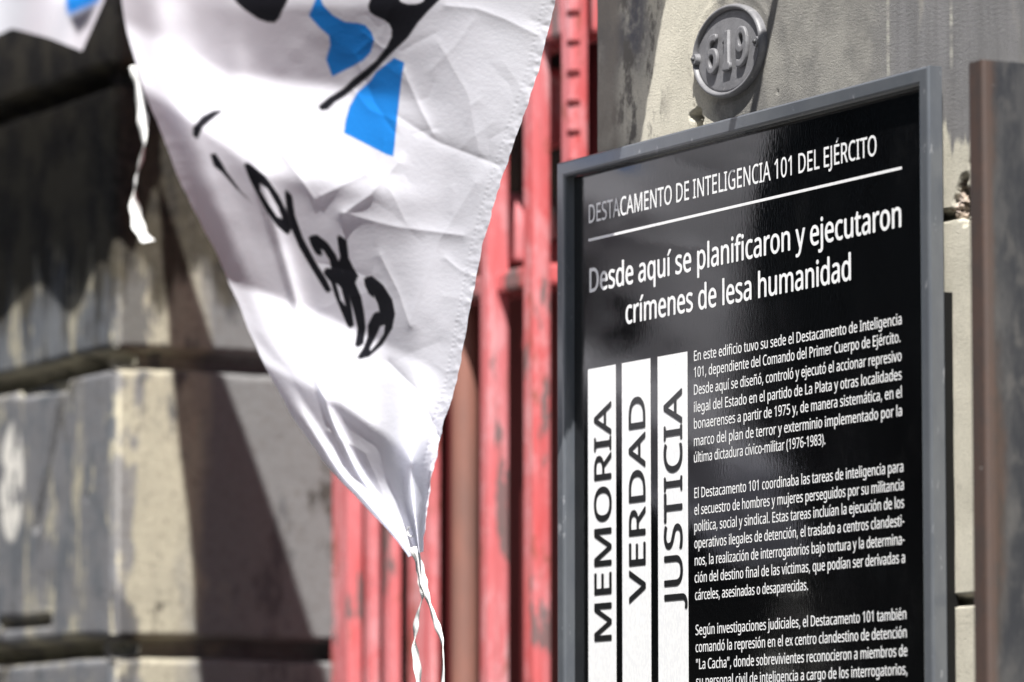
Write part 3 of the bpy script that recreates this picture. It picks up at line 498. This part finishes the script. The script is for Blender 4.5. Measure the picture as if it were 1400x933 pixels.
  'í': (207, ["139 0 68 0 68 430 139 430","222 606 201 579 171 546 138 513 107 486 61 486 61 496 87 532 115 575 137 614 222 614"]),
  'ó': (485, ["442 216 440 181 436 150 428 121 417 95 404 71 388 51 369 33 348 18 324 7 299 -1 271 -6 241 -8 214 -6 188 -1 163 7 140 18 119 33 100 51 84 71 70 95 59 121 51 150 46 181 44 216 47 261 55 301 68 336 87 367 110 392 137 412 169 426 204 435 244 438 281 435 316 426 347 412 374 392 398 367 417 336 431 301 439 261","117 216 119 184 123 154 130 128 141 105 155 86 172 71 192 59 216 53 243 51 270 53 294 59 314 71 331 86 345 105 356 128 363 154 367 184 369 216 367 248 363 277 355 303 345 325 331 344 314 359 294 370 270 376 242 379 202 374 171 359 147 335 130 303 120 263","362 606 341 579 311 546 278 513 247 486 200 486 200 496 227 532 254 575 277 614 362 614"]),
  'ú': (496, ["427 430 427 0 370 0 359 57 356 57 346 43 334 31 321 20 306 11 290 4 273 -1 256 -5 238 -7 220 -8 187 -6 159 -1 134 8 112 21 95 38 81 59 71 85 65 114 63 148 63 430 135 430 135 153 137 122 145 96 158 76 176 62 200 53 230 51 260 53 285 59 306 69 323 82 336 100 345 121 352 146 356 175 357 206 357 430","366 606 346 579 316 546 283 513 252 486 205 486 205 496 231 532 259 575 281 614 366 614"]),
  'ñ': (496, ["275 438 322 434 361 421 391 401 413 371 426 330 431 280 431 0 361 0 361 275 358 307 351 333 338 353 319 367 295 376 265 379 222 374 189 361 166 338 151 308 142 269 139 223 139 0 68 0 68 430 125 430 136 371 140 371 150 385 162 398 175 409 190 418 206 425 222 431 239 435 257 437","101 486 110 529 115 541 121 552 128 561 136 569 145 576 155 581 165 585 177 588 189 589 201 588 212 586 223 582 255 566 284 550 294 546 302 544 311 543 323 544 332 548 340 555 346 564 351 575 355 589 395 589 390 560 381 536 368 515 351 499 331 490 308 487 297 488 286 490 275 494 243 510 214 526 204 529 195 532 186 532 174 531 165 527 157 521 151 512 146 500 142 486"]),
  'É': (446, ["398 0 78 0 78 573 398 573 398 509 150 509 150 330 383 330 383 268 150 268 150 63 398 63","363 749 342 722 312 688 279 656 249 629 202 629 202 638 228 674 256 717 278 757 363 757"]),
  ' ': (209, []),
}

# ------------------------------------------------------------------ the memorial sign
YF, YP = -.034, -.0165                          # front of frame, face of panel
x0 = XA(760.8, YF, 500); x1 = P(1268, 90, YF)[0]; zt = 2.5972; zb = zt-1.52; fw = .023
sign = tag(empty('memorial_sign', ((x0+x1)/2, 0, zb)), 'large black memorial sign with white Spanish text in a grey frame', 'sign')
prof = [(0, -.0122), (0, -.0305), (.0012, -.0330), (.0035, -.034), (.0185, -.034), (.0215, -.0330), (.0230, -.0305), (.0230, -.0125)]
bm = bmesh.new(); rings = []
for (cx, cz, sx, sz) in ((x0, zb, 1, 1), (x1, zb, -1, 1), (x1, zt, -1, -1), (x0, zt, 1, -1)):
    rings.append([bm.verts.new((cx+sx*o, y, cz+sz*o)) for o, y in prof])
for i in range(4):
    a, b = rings[i], rings[(i+1) % 4]
    for k in range(len(prof)):
        bm.faces.new((a[k], a[(k+1) % len(prof)], b[(k+1) % len(prof)], b[k]))
bmesh.ops.recalc_face_normals(bm, faces=bm.faces[:])
mb = MB(); mb.add(bm); mb.build('frame', M_frame, sign)
MB().box((x0+.0235, YP, zb+.0235), (x1-.0235, -.0125, zt-.0235)).build('panel', M_panel, sign)
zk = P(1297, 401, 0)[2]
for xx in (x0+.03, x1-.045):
    MB().box((xx, -.0119, zb+.02), (xx+(.045+.0015 if xx > 0 else .04), .004, zk)).build('shadow_strip', M_shadow, sign)  # stand-off strips; the right one is blackened to stand for the sign's shadow

def text_mesh(body, bold=0.0, extrude=0.0, bevel=0.0):
    cu = bpy.data.curves.new('t', 'CURVE'); cu.dimensions = '2D'; cu.fill_mode = 'FRONT'; cu.offset = bold
    if extrude: cu.fill_mode = 'BOTH'; cu.extrude = extrude; cu.bevel_depth = bevel; cu.bevel_resolution = 3
    penx = 0.0; cu.offset = 0
    for chx in body:
        adv, loops = GLYPHS[chx]
        for lp in loops:
            v = [int(q) for q in lp.split()]; sp = cu.splines.new('POLY'); sp.points.add(len(v)//2-1); sp.use_cyclic_u = True
            for i in range(len(v)//2): sp.points[i].co = (penx+v[2*i]/1000, v[2*i+1]/1000, 0, 1)
        penx += adv/1000
    o = bpy.data.objects.new('t', cu); col.objects.link(o); dg = bpy.context.evaluated_depsgraph_get()
    me = bpy.data.meshes.new_from_object(o.evaluated_get(dg)); bpy.data.objects.remove(o); bpy.data.curves.remove(cu)
    return me
def mesh_xy(me):
    a = np.empty(len(me.vertices)*3, np.float32); me.vertices.foreach_get('co', a); return a.reshape(-1, 3)
_h = text_mesh('H'); CAPH = mesh_xy(_h)[:, 1].max(); bpy.data.meshes.remove(_h)
def set_pts(me, pts): me.vertices.foreach_set('co', pts.astype(np.float32).reshape(-1)); me.update()
YT = YP-.0004
def embolden(me, b, wx, wz):                    # heavier strokes: shifted copies, each 0.06 mm prouder than the last
    bm = bmesh.new(); bm.from_mesh(me)
    for k, (dx, dz) in enumerate(((-wx, 0), (wx, 0), (0, wz), (0, -wz))):
        m2 = me.copy(); c = b.copy(); c[:, 0] += dx; c[:, 2] += dz; c[:, 1] -= .00006*(k+1)
        set_pts(m2, c); bm.from_mesh(m2); bpy.data.meshes.remove(m2)
    bm.to_mesh(me); bm.free()
def text_line(body, xl, xr, zbase, cap, bold=0.0):
    me = text_mesh(body); a = mesh_xy(me); lo, hi = a[:, 0].min(), a[:, 0].max()
    b = np.zeros_like(a); b[:, 0] = xl+(a[:, 0]-lo)/(hi-lo)*(xr-xl); b[:, 2] = zbase+a[:, 1]*cap/CAPH; b[:, 1] = YT
    set_pts(me, b)
    if bold: embolden(me, b, bold*cap, bold*cap*.6)
    return me
def text_part(name, lines, mat, label=None):
    mb = MB()
    for me in lines: mb.bm.from_mesh(me); bpy.data.meshes.remove(me)
    o = mb.build(name, mat, sign)
    if label: o['label'] = label
    return o
def line(body, l, r, cap, bold=0.0):            # l, r: ends of the baseline in the photograph
    A, B = P(*l, YT), P(*r, YT); return text_line(body, A[0], B[0], (A[2]+B[2])/2, cap, bold)
text_part('heading_text', [line('DESTACAMENTO DE INTELIGENCIA 101 DEL EJÉRCITO', (805.3, 305.6), (1198.3, 212), .0268, .014)], M_white)
text_part('title_text', [line('Desde aquí se planificaron y ejecutaron', (806.4, 399.6), (1231.8, 310.4), .0345, .030),
                         line('crímenes de lesa humanidad', (855.8, 443), (1163, 382.9), .0345, .030)], M_white)
A, B = P(804.6, 330.9, YT), P(1232.5, 231.3, YT); zz = (A[2]+B[2])/2
MB().box((A[0], YT, zz), (B[0], YP+.0004, zz+.0038)).build('rule', M_white, sign)
paras = [[('En este edificio tuvo su sede el Destacamento de Inteligencia', 949, 492.7, 1232.6, 444.7),
 ('101, dependiente del Comando del Primer Cuerpo de Ejército.', 949, 516.2, 1231, 468),
 ('Desde aquí se diseñó, controló y ejecutó el accionar represivo', 949, 539, 1232.6, 494.7),
 ('ilegal del Estado en el partido de La Plata y otras localidades', 949, 562.5, 1232.6, 520.6),
 ('bonaerenses a partir de 1975 y, de manera sistemática, en el', 949, 585.7, 1232.8, 544.5),
 ('marco del plan de terror y exterminio implementado por la', 949, 609.1, 1233, 569.9),
 ('última dictadura cívico-militar (1976-1983).', 949, 632.5, 1128.3, 607.9)],
 [('El Destacamento 101 coordinaba las tareas de inteligencia para', 949.5, 679.8, 1234.9, 646.9),
 ('el secuestro de hombres y mujeres perseguidos por su militancia', 949.5, 702.9, 1235.5, 671.4),
 ('política, social y sindical. Estas tareas incluían la ejecución de los', 949.5, 726.7, 1236, 694.5),
 ('operativos ilegales de detención, el traslado a centros clandesti-', 949.5, 750.2, 1236.2, 719),
 ('nos, la realización de interrogatorios bajo tortura y la determina-', 950, 773.7, 1236.5, 744.2),
 ('ción del destino final de las víctimas, que podían ser derivadas a', 950, 796.6, 1237.2, 770),
 ('cárceles, asesinadas o desaparecidas.', 950.5, 821.0, 1104.6, 806.6)],
 [('Según investigaciones judiciales, el Destacamento 101 también', 951.2, 869.6, 1238.9, 845.6),
 ('comandó la represión en el ex centro clandestino de detención', 951.2, 892.6, 1239.5, 871),
 ('"La Cacha", donde sobrevivientes reconocieron a miembros de', 952, 915.2, 1240.5, 897),
 ('su personal civil de inteligencia a cargo de los interrogatorios,', 952, 938.6, 1240.5, 922.5)]]
for pr in paras:
    text_part('paragraph_text', [line(t, (a, b), (c, d), .0142, .010) for t, a, b, c, d in pr], M_white)
ztop = P(871, 493.3, YT)[2]
for word, xa, xb, ya, yb, xt0, xt1 in (('MEMORIA', 803.9, 841.4, 875.6, 551, 813, 836), ('VERDAD', 850.2, 888.8, 824, 543.6, 860.5, 882.6), ('JUSTICIA', 899, 939.4, 832.5, 533.5, 908.5, 933)):
    X0, X1 = XA(xa, YT, 500), XA(xb, YT, 500)
    st = MB().box((X0, YT, zb+.06), (X1, YP+.0004, ztop)).build('white_strip', M_white, sign)
    me = text_mesh(word); a = mesh_xy(me); a0, a1 = a[:, 0].min(), a[:, 0].max()
    Xb, Xt = XA(xt1, YT, 700), XA(xt0, YT, 700); z0 = P((xt0+xt1)/2, ya, YT)[2]; z1 = P((xt0+xt1)/2, yb, YT)[2]
    b = np.zeros_like(a); b[:, 2] = z0+(a[:, 0]-a0)/(a1-a0)*(z1-z0); b[:, 0] = Xb-a[:, 1]/CAPH*(Xb-Xt); b[:, 1] = YT-.0004
    set_pts(me, b); embolden(me, b, .0012, .0012); o = link('lettering', me, M_blackprint); o.parent = st
    o.matrix_parent_inverse = (Matrix.Translation(sign.location)@st.matrix_parent_inverse@Matrix.Identity(4)).inverted()

# ------------------------------------------------------------------ the house number plate
pc = P(998.5, 70, -.004); PW, PH = .0965, .0655
plate = tag(empty('number_plate', (pc[0], 0, pc[2])), 'oval grey cast number plate reading 619 screwed to the wall above the sign', 'number plate')
def oval(name, rings_, mat, n=96):
    bm = bmesh.new(); R_ = []
    for (k, y) in rings_:
        R_.append([bm.verts.new((pc[0]+(PW+k)*math.cos(2*math.pi*i/n), y, pc[2]+(PH+k)*math.sin(2*math.pi*i/n))) for i in range(n)])
    for a, b in zip(R_, R_[1:]):
        for i in range(n): bm.faces.new((a[i], a[(i+1) % n], b[(i+1) % n], b[i]))
    if name == 'plate': bm.faces.new(R_[-1])
    bmesh.ops.recalc_face_normals(bm, faces=bm.faces[:]); mb = MB(); mb.add(bm); o = mb.build(name, mat, plate, True); return o
o = oval('plate', [(-.006, .001), (-.006, -.0065), (-.012, -.0068), (-.03, -.0075)], M_plate)
oval('rim', [(-.001, .001), (0, -.006), (-.001, -.0105), (-.0034, -.0125), (-.006, -.0118), (-.0075, -.0088), (-.0082, -.0060)], M_plate)
def numeral(ch, cx, wd, ht, dz=0):
    me = text_mesh(ch, .0, .03, .03)
    a = mesh_xy(me); mn, mx = a.min(0), a.max(0); b = np.zeros_like(a)
    b[:, 0] = pc[0]+cx+((a[:, 0]-mn[0])/(mx[0]-mn[0])-.5)*wd; b[:, 2] = pc[2]+dz+((a[:, 1]-mn[1])/(mx[1]-mn[1])-.5)*ht
    b[:, 1] = -.0072-(a[:, 2]-mn[2])/(mx[2]-mn[2])*.0060
    set_pts(me, b); o = link('numeral', me, M_plate, None, False); child(o, plate)
numeral('6', -.040, .032, .057); numeral('|', .002, .0190, .057); numeral('9', .043, .032, .057)
for s in (-1, 1):
    cx = pc[0]+s*(PW-.010); bm = bmesh.new()
    bmesh.ops.create_cone(bm, cap_ends=True, segments=24, radius1=.0085, radius2=.0068, depth=.008, matrix=Matrix.Translation((cx, -.0105, pc[2]))@Matrix.Rotation(math.pi/2, 4, 'X'))
    mb = MB(); mb.add(bm); mb.build('boss', M_plate, plate)
    bm = bmesh.new(); bmesh.ops.create_uvsphere(bm, u_segments=14, v_segments=8, radius=.0036, matrix=Matrix.Translation((cx, -.0150, pc[2])))
    mb = MB(); mb.add(bm); mb.build('screw', M_steel, plate, True)

# ------------------------------------------------------------------ the rusting steel post at the right edge
pp = P(1322, 87, -.14); xp0 = pp[0]; xp1 = P(1343, 81, -.14)[0]; zp = pp[2]
post = MB().box((xp0, -.14, 0), (xp1, .004, zp), .0)
bm = post.bm
ed = [e for e in bm.edges if abs(e.verts[0].co.x-e.verts[1].co.x) < 1e-6 and e.verts[0].co.y < -.1 and e.verts[1].co.y < -.1]
bmesh.ops.bevel(bm, geom=ed, offset=.006, segments=5, affect='EDGES', profile=.5)
post = post.build('steel_post', M_steel, None, False)
tag(post, 'dark steel post with rusty rounded corner standing against the wall right of the sign', 'post')

# ------------------------------------------------------------------ flags
WHITE = np.array([.835, .845, .925]); BLUE = np.array([.018, .26, .80]); BLACK = np.array([.012, .012, .017])
def zoomed(pts, ox, oy, s): return [(ox+x/s, oy+y/s) for x, y in pts]
zA = lambda pts: zoomed(pts, 300, 0, 4.667); zB = lambda pts: zoomed(pts, 250, 140, 2.592)
BLUES = [zA([(625, -30), (570, 100), (640, 180), (700, 230), (706, 290), (680, 380), (720, 490), (850, 425), (920, 385), (965, 335), (988, 256), (970, 205), (930, 160), (880, 148), (800, 140), (720, 95), (660, 30), (640, -30)]),
         zA([(1115, 370), (1180, 400), (1165, 480), (1148, 640), (1130, 800), (1110, 1000), (1060, 985), (935, 920), (795, 850), (805, 770), (830, 680), (880, 590), (960, 520), (1000, 460)])]
BLACKS = [zA([(90, -10), (120, 25), (160, 60), (250, 120), (310, 140), (352, 142), (378, 118), (395, 75), (430, 10), (440, -200), (60, -200)]),
          zA([(975, -30), (952, 40), (960, 75), (985, 95), (1050, 125), (1085, 150), (1103, 190), (1100, 240), (1070, 300), (1000, 390), (930, 450), (850, 510), (790, 570), (700, 625), (640, 675), (638, 690), (655, 703), (692, 695), (740, 648), (800, 612), (880, 545), (970, 470), (1080, 355), (1200, 240), (1260, 150), (1330, 70), (1420, -20), (1450, -250), (960, -250)]),
          zB([(38, 118), (37, 90), (68, 52), (105, 33), (140, 29), (98, 64), (68, 90), (50, 130)]),
          zB([(99, 186), (115, 183), (136, 215), (152, 245), (200, 310), (250, 362), (190, 305), (140, 248), (112, 226)]),
          zB([(220, 218), (240, 225), (290, 265), (335, 330), (365, 390), (382, 445), (372, 466), (340, 440), (300, 385), (265, 320), (240, 270)]),
          zB([(365, 312), (382, 332), (392, 400), (420, 480), (462, 560), (505, 630), (522, 668), (510, 670), (460, 588), (416, 512), (390, 450), (372, 380)]),
          zB([(450, 478), (475, 474), (510, 500), (537, 540), (557, 590), (582, 650), (592, 720), (602, 792), (590, 797), (570, 750), (545, 690), (530, 640), (503, 606), (508, 590), (530, 595), (525, 560), (500, 520), (482, 515), (492, 542), (475, 536), (458, 505)]),
          zB([(550, 473), (576, 490), (582, 550), (600, 588), (617, 615), (606, 640), (627, 690), (638, 750), (643, 800), (635, 857), (614, 866), (620, 830), (624, 800), (610, 740), (590, 670), (570, 602), (552, 572), (562, 548)]),
          zB([(646, 624), (670, 620), (705, 648), (737, 700), (747, 750), (737, 802), (702, 860), (660, 897), (620, 908), (645, 870), (660, 830), (660, 790), (680, 750), (702, 745), (696, 715), (676, 672), (680, 690), (664, 680), (650, 650)])]
HOLES = [zB([(273, 288), (300, 308), (336, 370), (352, 412), (335, 406), (300, 355), (276, 316)]), zB([(543, 640), (560, 658), (577, 722), (560, 702)]),
         zB([(700, 795), (716, 789), (712, 820), (692, 850), (664, 882), (664, 870), (685, 830)]),
         [(563+17*math.cos(a), -1+7*math.sin(a)) for a in np.linspace(0, 6.28, 24)]]
LEFT = [(-560, 136), (-300, 146), (-172, 156), (-80, 165), (-30, 165), (0, 167), (60, 176), (130, 199), (250, 248), (350, 297), (440, 336), (500, 360), (570, 399), (640, 449), (690, 497), (735, 538), (768, 563)]
RIGHT = [(-905, 930), (-590, 872), (-495, 858), (-392, 838), (-281, 816), (-150, 792), (0, 760), (40, 750), (70, 742), (85, 741), (130, 725), (200, 701), (260, 681), (350, 656), (440, 640), (520, 626), (580, 606), (610, 600), (650, 590), (700, 584), (740, 580), (768, 578)]
def interp(tab, y):
    t = np.array(tab, float); r = np.interp(y, t[:, 0], t[:, 1])
    for d in (6, 12): r = (r+.5*(np.interp(y-d, t[:, 0], t[:, 1])+np.interp(y+d, t[:, 0], t[:, 1])))/2
    return r
def to_world(x, y, h):                           # arrays of photo columns, rows and distance in front of the wall
    r = FW*FPX + RT*(x[..., None]-700) + UP*(466.5-y[..., None])
    return CAM + r*((-h-CAM[1])/r[..., 1])[..., None]
def cloth(name, pos, colr, weave, parent, th=.0):
    o = grid_mesh(name, pos, M_cloth, parent); me = o.data; n = len(me.vertices)
    a = me.attributes.new('print', 'FLOAT_COLOR', 'POINT'); a.data.foreach_set('color', np.concatenate([colr.reshape(-1, 3), np.ones((n, 1))], 1).astype(np.float32).reshape(-1))
    b = me.attributes.new('weave', 'FLOAT_VECTOR', 'POINT'); b.data.foreach_set('vector', weave.astype(np.float32).reshape(-1)); return o

nu, nvv = 330, 560
s = np.linspace(0, 1, nu); t = np.concatenate([np.linspace(0, 1, 120)[:-1]**1.0*.40, np.linspace(.40, 1, nvv-119)])
S, T = np.meshgrid(s, t)
YTOP = -418-486*S; YBOT = 760-8*(S-.3)
T0 = np.where(T < .40, T/.40, (T-.40)/.60)
PYm = np.where(T < .40, YTOP+(-30-YTOP)*T0, -30+(YBOT+30)*T0)
PXm = interp(LEFT, PYm)*(1-S)+interp(RIGHT, PYm)*S
edge_w = 1-sstep(0, 26, interp(RIGHT, PYm)-PXm)
pucker = fbm(PXm/9, PYm/7, 3)
PXm = PXm + S**40*fbm(PYm/16, PYm*0+2.5, 3)*5 + (1-S)**14*fbm(PYm/30, PYm*0+7, 3)*5
h = .20+.03*np.clip((interp(RIGHT, PYm)-PXm)/560, 0, 1.3)*sstep(-300, 100, PYm)
# how much the cloth faces the sky (+) or the ground (-) at each place, integrated downwards into swags
def tilt(s_, y):
    k = 1-sstep(.50, .86, s_)                    # swags die out towards the flat right part
    k2 = 1-sstep(.52, .86, s_)
    b1 = 95+ 70*np.clip(s_-.1, 0, 1) - 60*np.clip(.22-s_, 0, 1)/.22
    v = np.zeros_like(y)
    bell = lambda a, b, q=14: sstep(a-q, a+q, y)*(1-sstep(b-q, b+q, y))
    v += 0
    v += -.27*bell(10, b1, 10)*k*sstep(.12, .34, s_)
    b2 = 120+115*np.clip(s_/.25, 0, 1)+40*np.clip((s_-.25)/.5, 0, 1)
    v += .50*bell(b1, b2, 16)*k
    b3 = 385+140*s_
    v += -.17*bell(b2, b3, 12)*k2*(.75+.25*sstep(.08, .28, s_))
    b4 = b3+115+20*s_
    v += .52*bell(b3, b4, 10)*(1-sstep(.75, 1, s_))
    b5 = b4+130
    v += -.08*bell(b4, b5, 18)*(1-sstep(.55, .75, s_))
    v += .2*bell(b5, 9999)
    return v
TL = tilt(S, PYm) + .08*sstep(.5, .8, S)*sstep(-20, 60, PYm)
dz = np.gradient(PYm, axis=0)*.00108
E = np.cumsum(TL*dz, axis=0)
ref = np.argmin(np.abs(PYm[:, nu//2]-0)); E = E-E[ref:ref+1]
for _ in range(6):
    E[:, 1:-1] = .25*E[:, :-2]+.5*E[:, 1:-1]+.25*E[:, 2:]
# long folds down the left edge and soft dents everywhere, sharp creases on the flat right part
fl = .6+.4*np.sin(PYm/130+1)
E += .012*np.exp(-((S-.07)/.04)**2)*fl - .007*np.exp(-((S-.165)/.045)**2)*fl + .003*np.exp(-((S-.25)/.03)**2)
E += fbm(PXm/150+3, PYm/170, 2)*.016 + fbm(PXm/45+8, PYm/45, 2)*.003
def crease(pts, amp, wdt):                      # a fold line left by packing: a low ridge along a polyline
    d = np.full(PXm.shape, 1e9)
    for (ax, ay), (bx, by) in zip(pts, pts[1:]):
        L2 = (bx-ax)**2+(by-ay)**2; tq = np.clip(((PXm-ax)*(bx-ax)+(PYm-ay)*(by-ay))/L2, 0, 1)
        d = np.minimum(d, np.hypot(PXm-ax-tq*(bx-ax), PYm-ay-tq*(by-ay)))
    return .75*amp*np.exp(-d/wdt)
for pts, amp, wdt in (([(610, 8), (652, 12), (690, 26), (735, 48)], .0035, 10), ([(552, 98), (575, 150), (592, 182)], .004, 7), ([(545, 160), (600, 195), (682, 226)], -.004, 9),
                      ([(545, 222), (505, 268), (470, 292)], .006, 9), ([(470, 292), (540, 310), (632, 322)], .0035, 9), ([(520, 350), (545, 400), (560, 445)], .004, 8),
                      ([(532, 496), (568, 532), (590, 575), (604, 606)], -.008, 8), ([(388, 212), (430, 272)], .005, 9), ([(440, 268), (500, 238)], .005, 8),
                      ([(560, 440), (600, 330), (650, 250)], .003, 14), ([(600, 60), (640, 130), (655, 210)], .0025, 12), ([(480, 120), (505, 150), (538, 165)], .003, 8), ([(500, 110), (512, 140), (540, 182)], -.003, 7),
                      ([(450, 590), (500, 620), (530, 690)], .004, 12)):
    E += crease(pts, amp, wdt)
for k in range(46):                             # faint packing creases, denser towards the free edge
    ax, ay = rng.uniform(430, 735), rng.uniform(20, 620); an = rng.choice([.35, .5, 1.2, 2.0, -.6, -1.1])+rng.normal(0, .18); ln = rng.uniform(25, 95)
    mx_, my_ = ax+ln*math.cos(an)*.5+rng.normal(0, 5), ay+ln*math.sin(an)*.5+rng.normal(0, 5)
    E += crease([(ax, ay), (mx_, my_), (ax+ln*math.cos(an), ay+ln*math.sin(an))], rng.choice([-1, 1])*rng.uniform(.0006, .0017), rng.uniform(4, 9))
# the small triangle near the tip that leans over and falls into shade
tri = sstep(0, 30, (PYm-555)-(PXm-485)*.81)*sstep(0, 26, (PXm-400)-(PYm-560)*.62)*(1-sstep(650, 712, PYm))
E += -.42*.0011*np.maximum(0, (PYm-555)-(PXm-485)*.81)*tri*.5
dR = interp(RIGHT, PYm)-PXm
E += edge_w*(.003+.0035*pucker) - .0006*np.exp(-((dR-15)/2.2)**2)*(1+.6*np.sin(PYm*.9))
hh = h+E
pos = to_world(PXm, PYm, hh)
colr = np.tile(WHITE, PXm.shape+(1,)).astype(float)
vis = PYm > -60
cell = 2.0
hol = sum(cover(q, PXm, PYm, cell) for q in HOLES).clip(0, 1)
for q in BLUES:
    c_ = cover(q, PXm, PYm, cell)[..., None]; colr = colr*(1-c_)+BLUE*c_
for iq, q in enumerate(BLACKS):
    fat = 2.1 if iq >= 4 else 1.0
    c_ = np.maximum.reduce([cover(q, PXm+a, PYm+b, cell) for a, b in ((0, 0), (fat, 0), (-fat, 0), (0, fat), (0, -fat))])
    c_ = (c_*(1-hol))[..., None]; colr = colr*(1-c_)+BLACK*c_
weave = np.stack([PXm/140, PYm/140, PXm*0], -1)
flag = tag(empty('flag', tuple(pos[0, 0])), 'large white flag with black lettering and blue patches hanging before the red door', 'flag', 'white flags hanging in front of the building')
flag.location = Vector(pos[0, nu//2])
cl = cloth('cloth', pos, colr, weave, flag)
def W(px, py, hq): return Vector(P(px, py, -hq))
def hflag(px, py):
    i = np.argmin((PXm-px)**2+(PYm-py)**2); return hh.reshape(-1)[i]
def ribbon(name, pts, wd, hq, parent, twist=0.0):  # flat tape through photo points
    pts = np.array(pts, float); n = 60; tt = np.linspace(0, len(pts)-1, n); ii = np.arange(len(pts))
    x = np.interp(tt, ii, pts[:, 0]); y = np.interp(tt, ii, pts[:, 1])
    for _ in range(6):
        x[1:-1] = (x[:-2]+2*x[1:-1]+x[2:])/4; y[1:-1] = (y[:-2]+2*y[1:-1]+y[2:])/4
    c_ = [W(a, b, hq) for a, b in zip(x, y)]; bm = bmesh.new(); rows = []
    for i, p in enumerate(c_):
        tg = (c_[min(i+1, n-1)]-c_[max(i-1, 0)]).normalized(); a = tg.cross(Vector(FW)).normalized(); b = tg.cross(a)
        th = twist*i/n+.5*math.sin(i*.3); u = a*math.cos(th)+b*math.sin(th); v = tg.cross(u)
        ww = (wd[0]+(wd[1]-wd[0])*i/n if hasattr(wd, '__len__') else wd)*(1+.15*math.sin(i*.9))
        rows.append([bm.verts.new(p+u*ww/2+v*.0007), bm.verts.new(p-u*ww/2+v*.0007), bm.verts.new(p-u*ww/2-v*.0007), bm.verts.new(p+u*ww/2-v*.0007)])
    for r0, r1 in zip(rows, rows[1:]):
        for k in range(4): bm.faces.new((r0[k], r0[(k+1) % 4], r1[(k+1) % 4], r1[k]))
    bm.faces.new(rows[0]); bm.faces.new(rows[-1][::-1]); bmesh.ops.recalc_face_normals(bm, faces=bm.faces[:])
    mb = MB(); mb.add(bm); return mb.build(name, M_tape, parent, True)
ht = hflag(570, 752)
ribbon('tie_tape', [(566, 748), (574, 775), (579, 800), (577, 820), (570, 845), (566, 880), (571, 915), (574, 960)], .013, ht, flag, 2.5)
ribbon('tie_tape', [(568, 748), (575, 775), (580, 800), (587, 825), (595, 848), (605, 875), (607, 905), (604, 960)], .009, ht+.008, flag, 1.5)
hl = hflag(192, 110)
ribbon('tie_tape', [(184, 90), (190, 125), (195, 160), (198, 195), (192, 225), (184, 250), (184, 285), (190, 315), (203, 331)], (.016, .021), hl-.02, flag, 3.0)
# unseen cord added above the view to cast a thin wall shadow; corner tapes
hr = hh[0, -1]
shadow_rope = MB().tube([W(1110, -1000, .20), W(1060, -760, .20), W(1030, -616, .20), W(1000, -458, .20), W(975, -330, .20)], .0085, 8).build('shadow_rope', M_tape, flag, True)
ribbon('tie_tape', [(PXm[0, -1], PYm[0, -1]), (945, -1050), (985, -1200)], .012, .215, flag)
ribbon('tie_tape', [(PXm[0, 0], PYm[0, 0]), (110, -700), (95, -900)], .012, hh[0, 0], flag)
# eyelet near the tip
ex, ey = 563, 727; he = hflag(ex, ey)+.003; pts = [W(ex+6*math.cos(a), ey+7*math.sin(a), he) for a in np.linspace(0, 2*math.pi, 20)]
MB().tube(pts, .0012, 6).build('eyelet', M_tape, flag, True)

# second flag, out of focus at the upper left corner
n1_, n2_ = 120, 120
S, T = np.meshgrid(np.linspace(0, 1, n1_), np.linspace(0, 1, n2_))
rt = np.array([(-900, 210), (-300, 175), (-150, 168), (0, 143), (70, 112)], float)
L_, Rr = np.full_like(T, -420.), None
bot = np.interp(S, [0, .55, .78, .80, .9, 1], [300, 120, 45, 39, 52, 70]); top = -620+0*S
Y2 = top+(bot-top)*T; X2 = -420+(np.interp(Y2, rt[:, 0], rt[:, 1])+420)*S
h2 = .135+.016*np.sin(S*17+Y2/160)+.010*np.sin(S*31-Y2/70)+.03*(1-S) + .26*.0012*np.clip(Y2, -130, 80)
pos2 = to_world(X2, Y2, h2); col2 = np.tile(WHITE, X2.shape+(1,)).astype(float)
q = [(86, -80), (90, 10), (93, 21), (110, 14), (135, 3), (170, -80)]; c_ = cover(q, X2, Y2, 5)[..., None]; col2 = col2*(1-c_)+BLUE*c_
q = [(94, 24), (132, 6), (120, 34), (106, 48)]; c_ = cover(q, X2, Y2, 5)[..., None]; col2 = col2*(1-c_)+np.array([.10, .10, .13])*c_
flag2 = tag(empty('flag', tuple(pos2[0, n1_//2])), 'corner of a blurred white flag with a small blue patch at the upper left', 'flag', 'white flags hanging in front of the building')
cloth('cloth', pos2, col2, np.stack([X2/140, Y2/140+40, X2*0], -1), flag2)
ribbon('tie_tape', [(X2[0, -1], Y2[0, -1]), (230, -760), (240, -900)], .012, h2[0, -1], flag2)

# ------------------------------------------------------------------ broken plaster in the chipped joint
rb = tag(empty('plaster_rubble', tuple(P(1310, 290, .01))), 'broken plaster and mortar crumbs lodged in the chipped joint between sign and steel post', 'rubble')
for k in range(9):
    px, py = ((1318, 296), (1312, 290), (1303, 281), (1309, 272), (1319, 283), (1316, 262), (1321, 272), (1308, 284), (1320, 252))[k]
    bm = bmesh.new(); bmesh.ops.create_icosphere(bm, subdivisions=2, radius=1)
    p = P(px, py, .012)
    for v in bm.verts: v.co = Vector(p)+v.co*(.0055+.004*random.random())*(1+.5*random.uniform(-1, 1))
    mb = MB(); mb.add(bm); mb.build('crumb', M_rubble if k % 3 != 2 else M_mortar, rb)

# ------------------------------------------------------------------ across the street (seen only in the sign's gloss)
opp = tag(empty('opposite_building', (-16, -14, 0)), 'dark brick building across the street mirrored faintly in the glossy sign', 'building')
MB().box((-60, -22, -.15), (25, -14, 13)).build('wall', M_opp, opp)
for i in range(16):
    for fl in range(3):
        X_ = -56+i*5; MB().box((X_, -14.05, 1+fl*4), (X_+1.6, -13.99, 3.2+fl*4), .01).build('window', M_glass, opp)
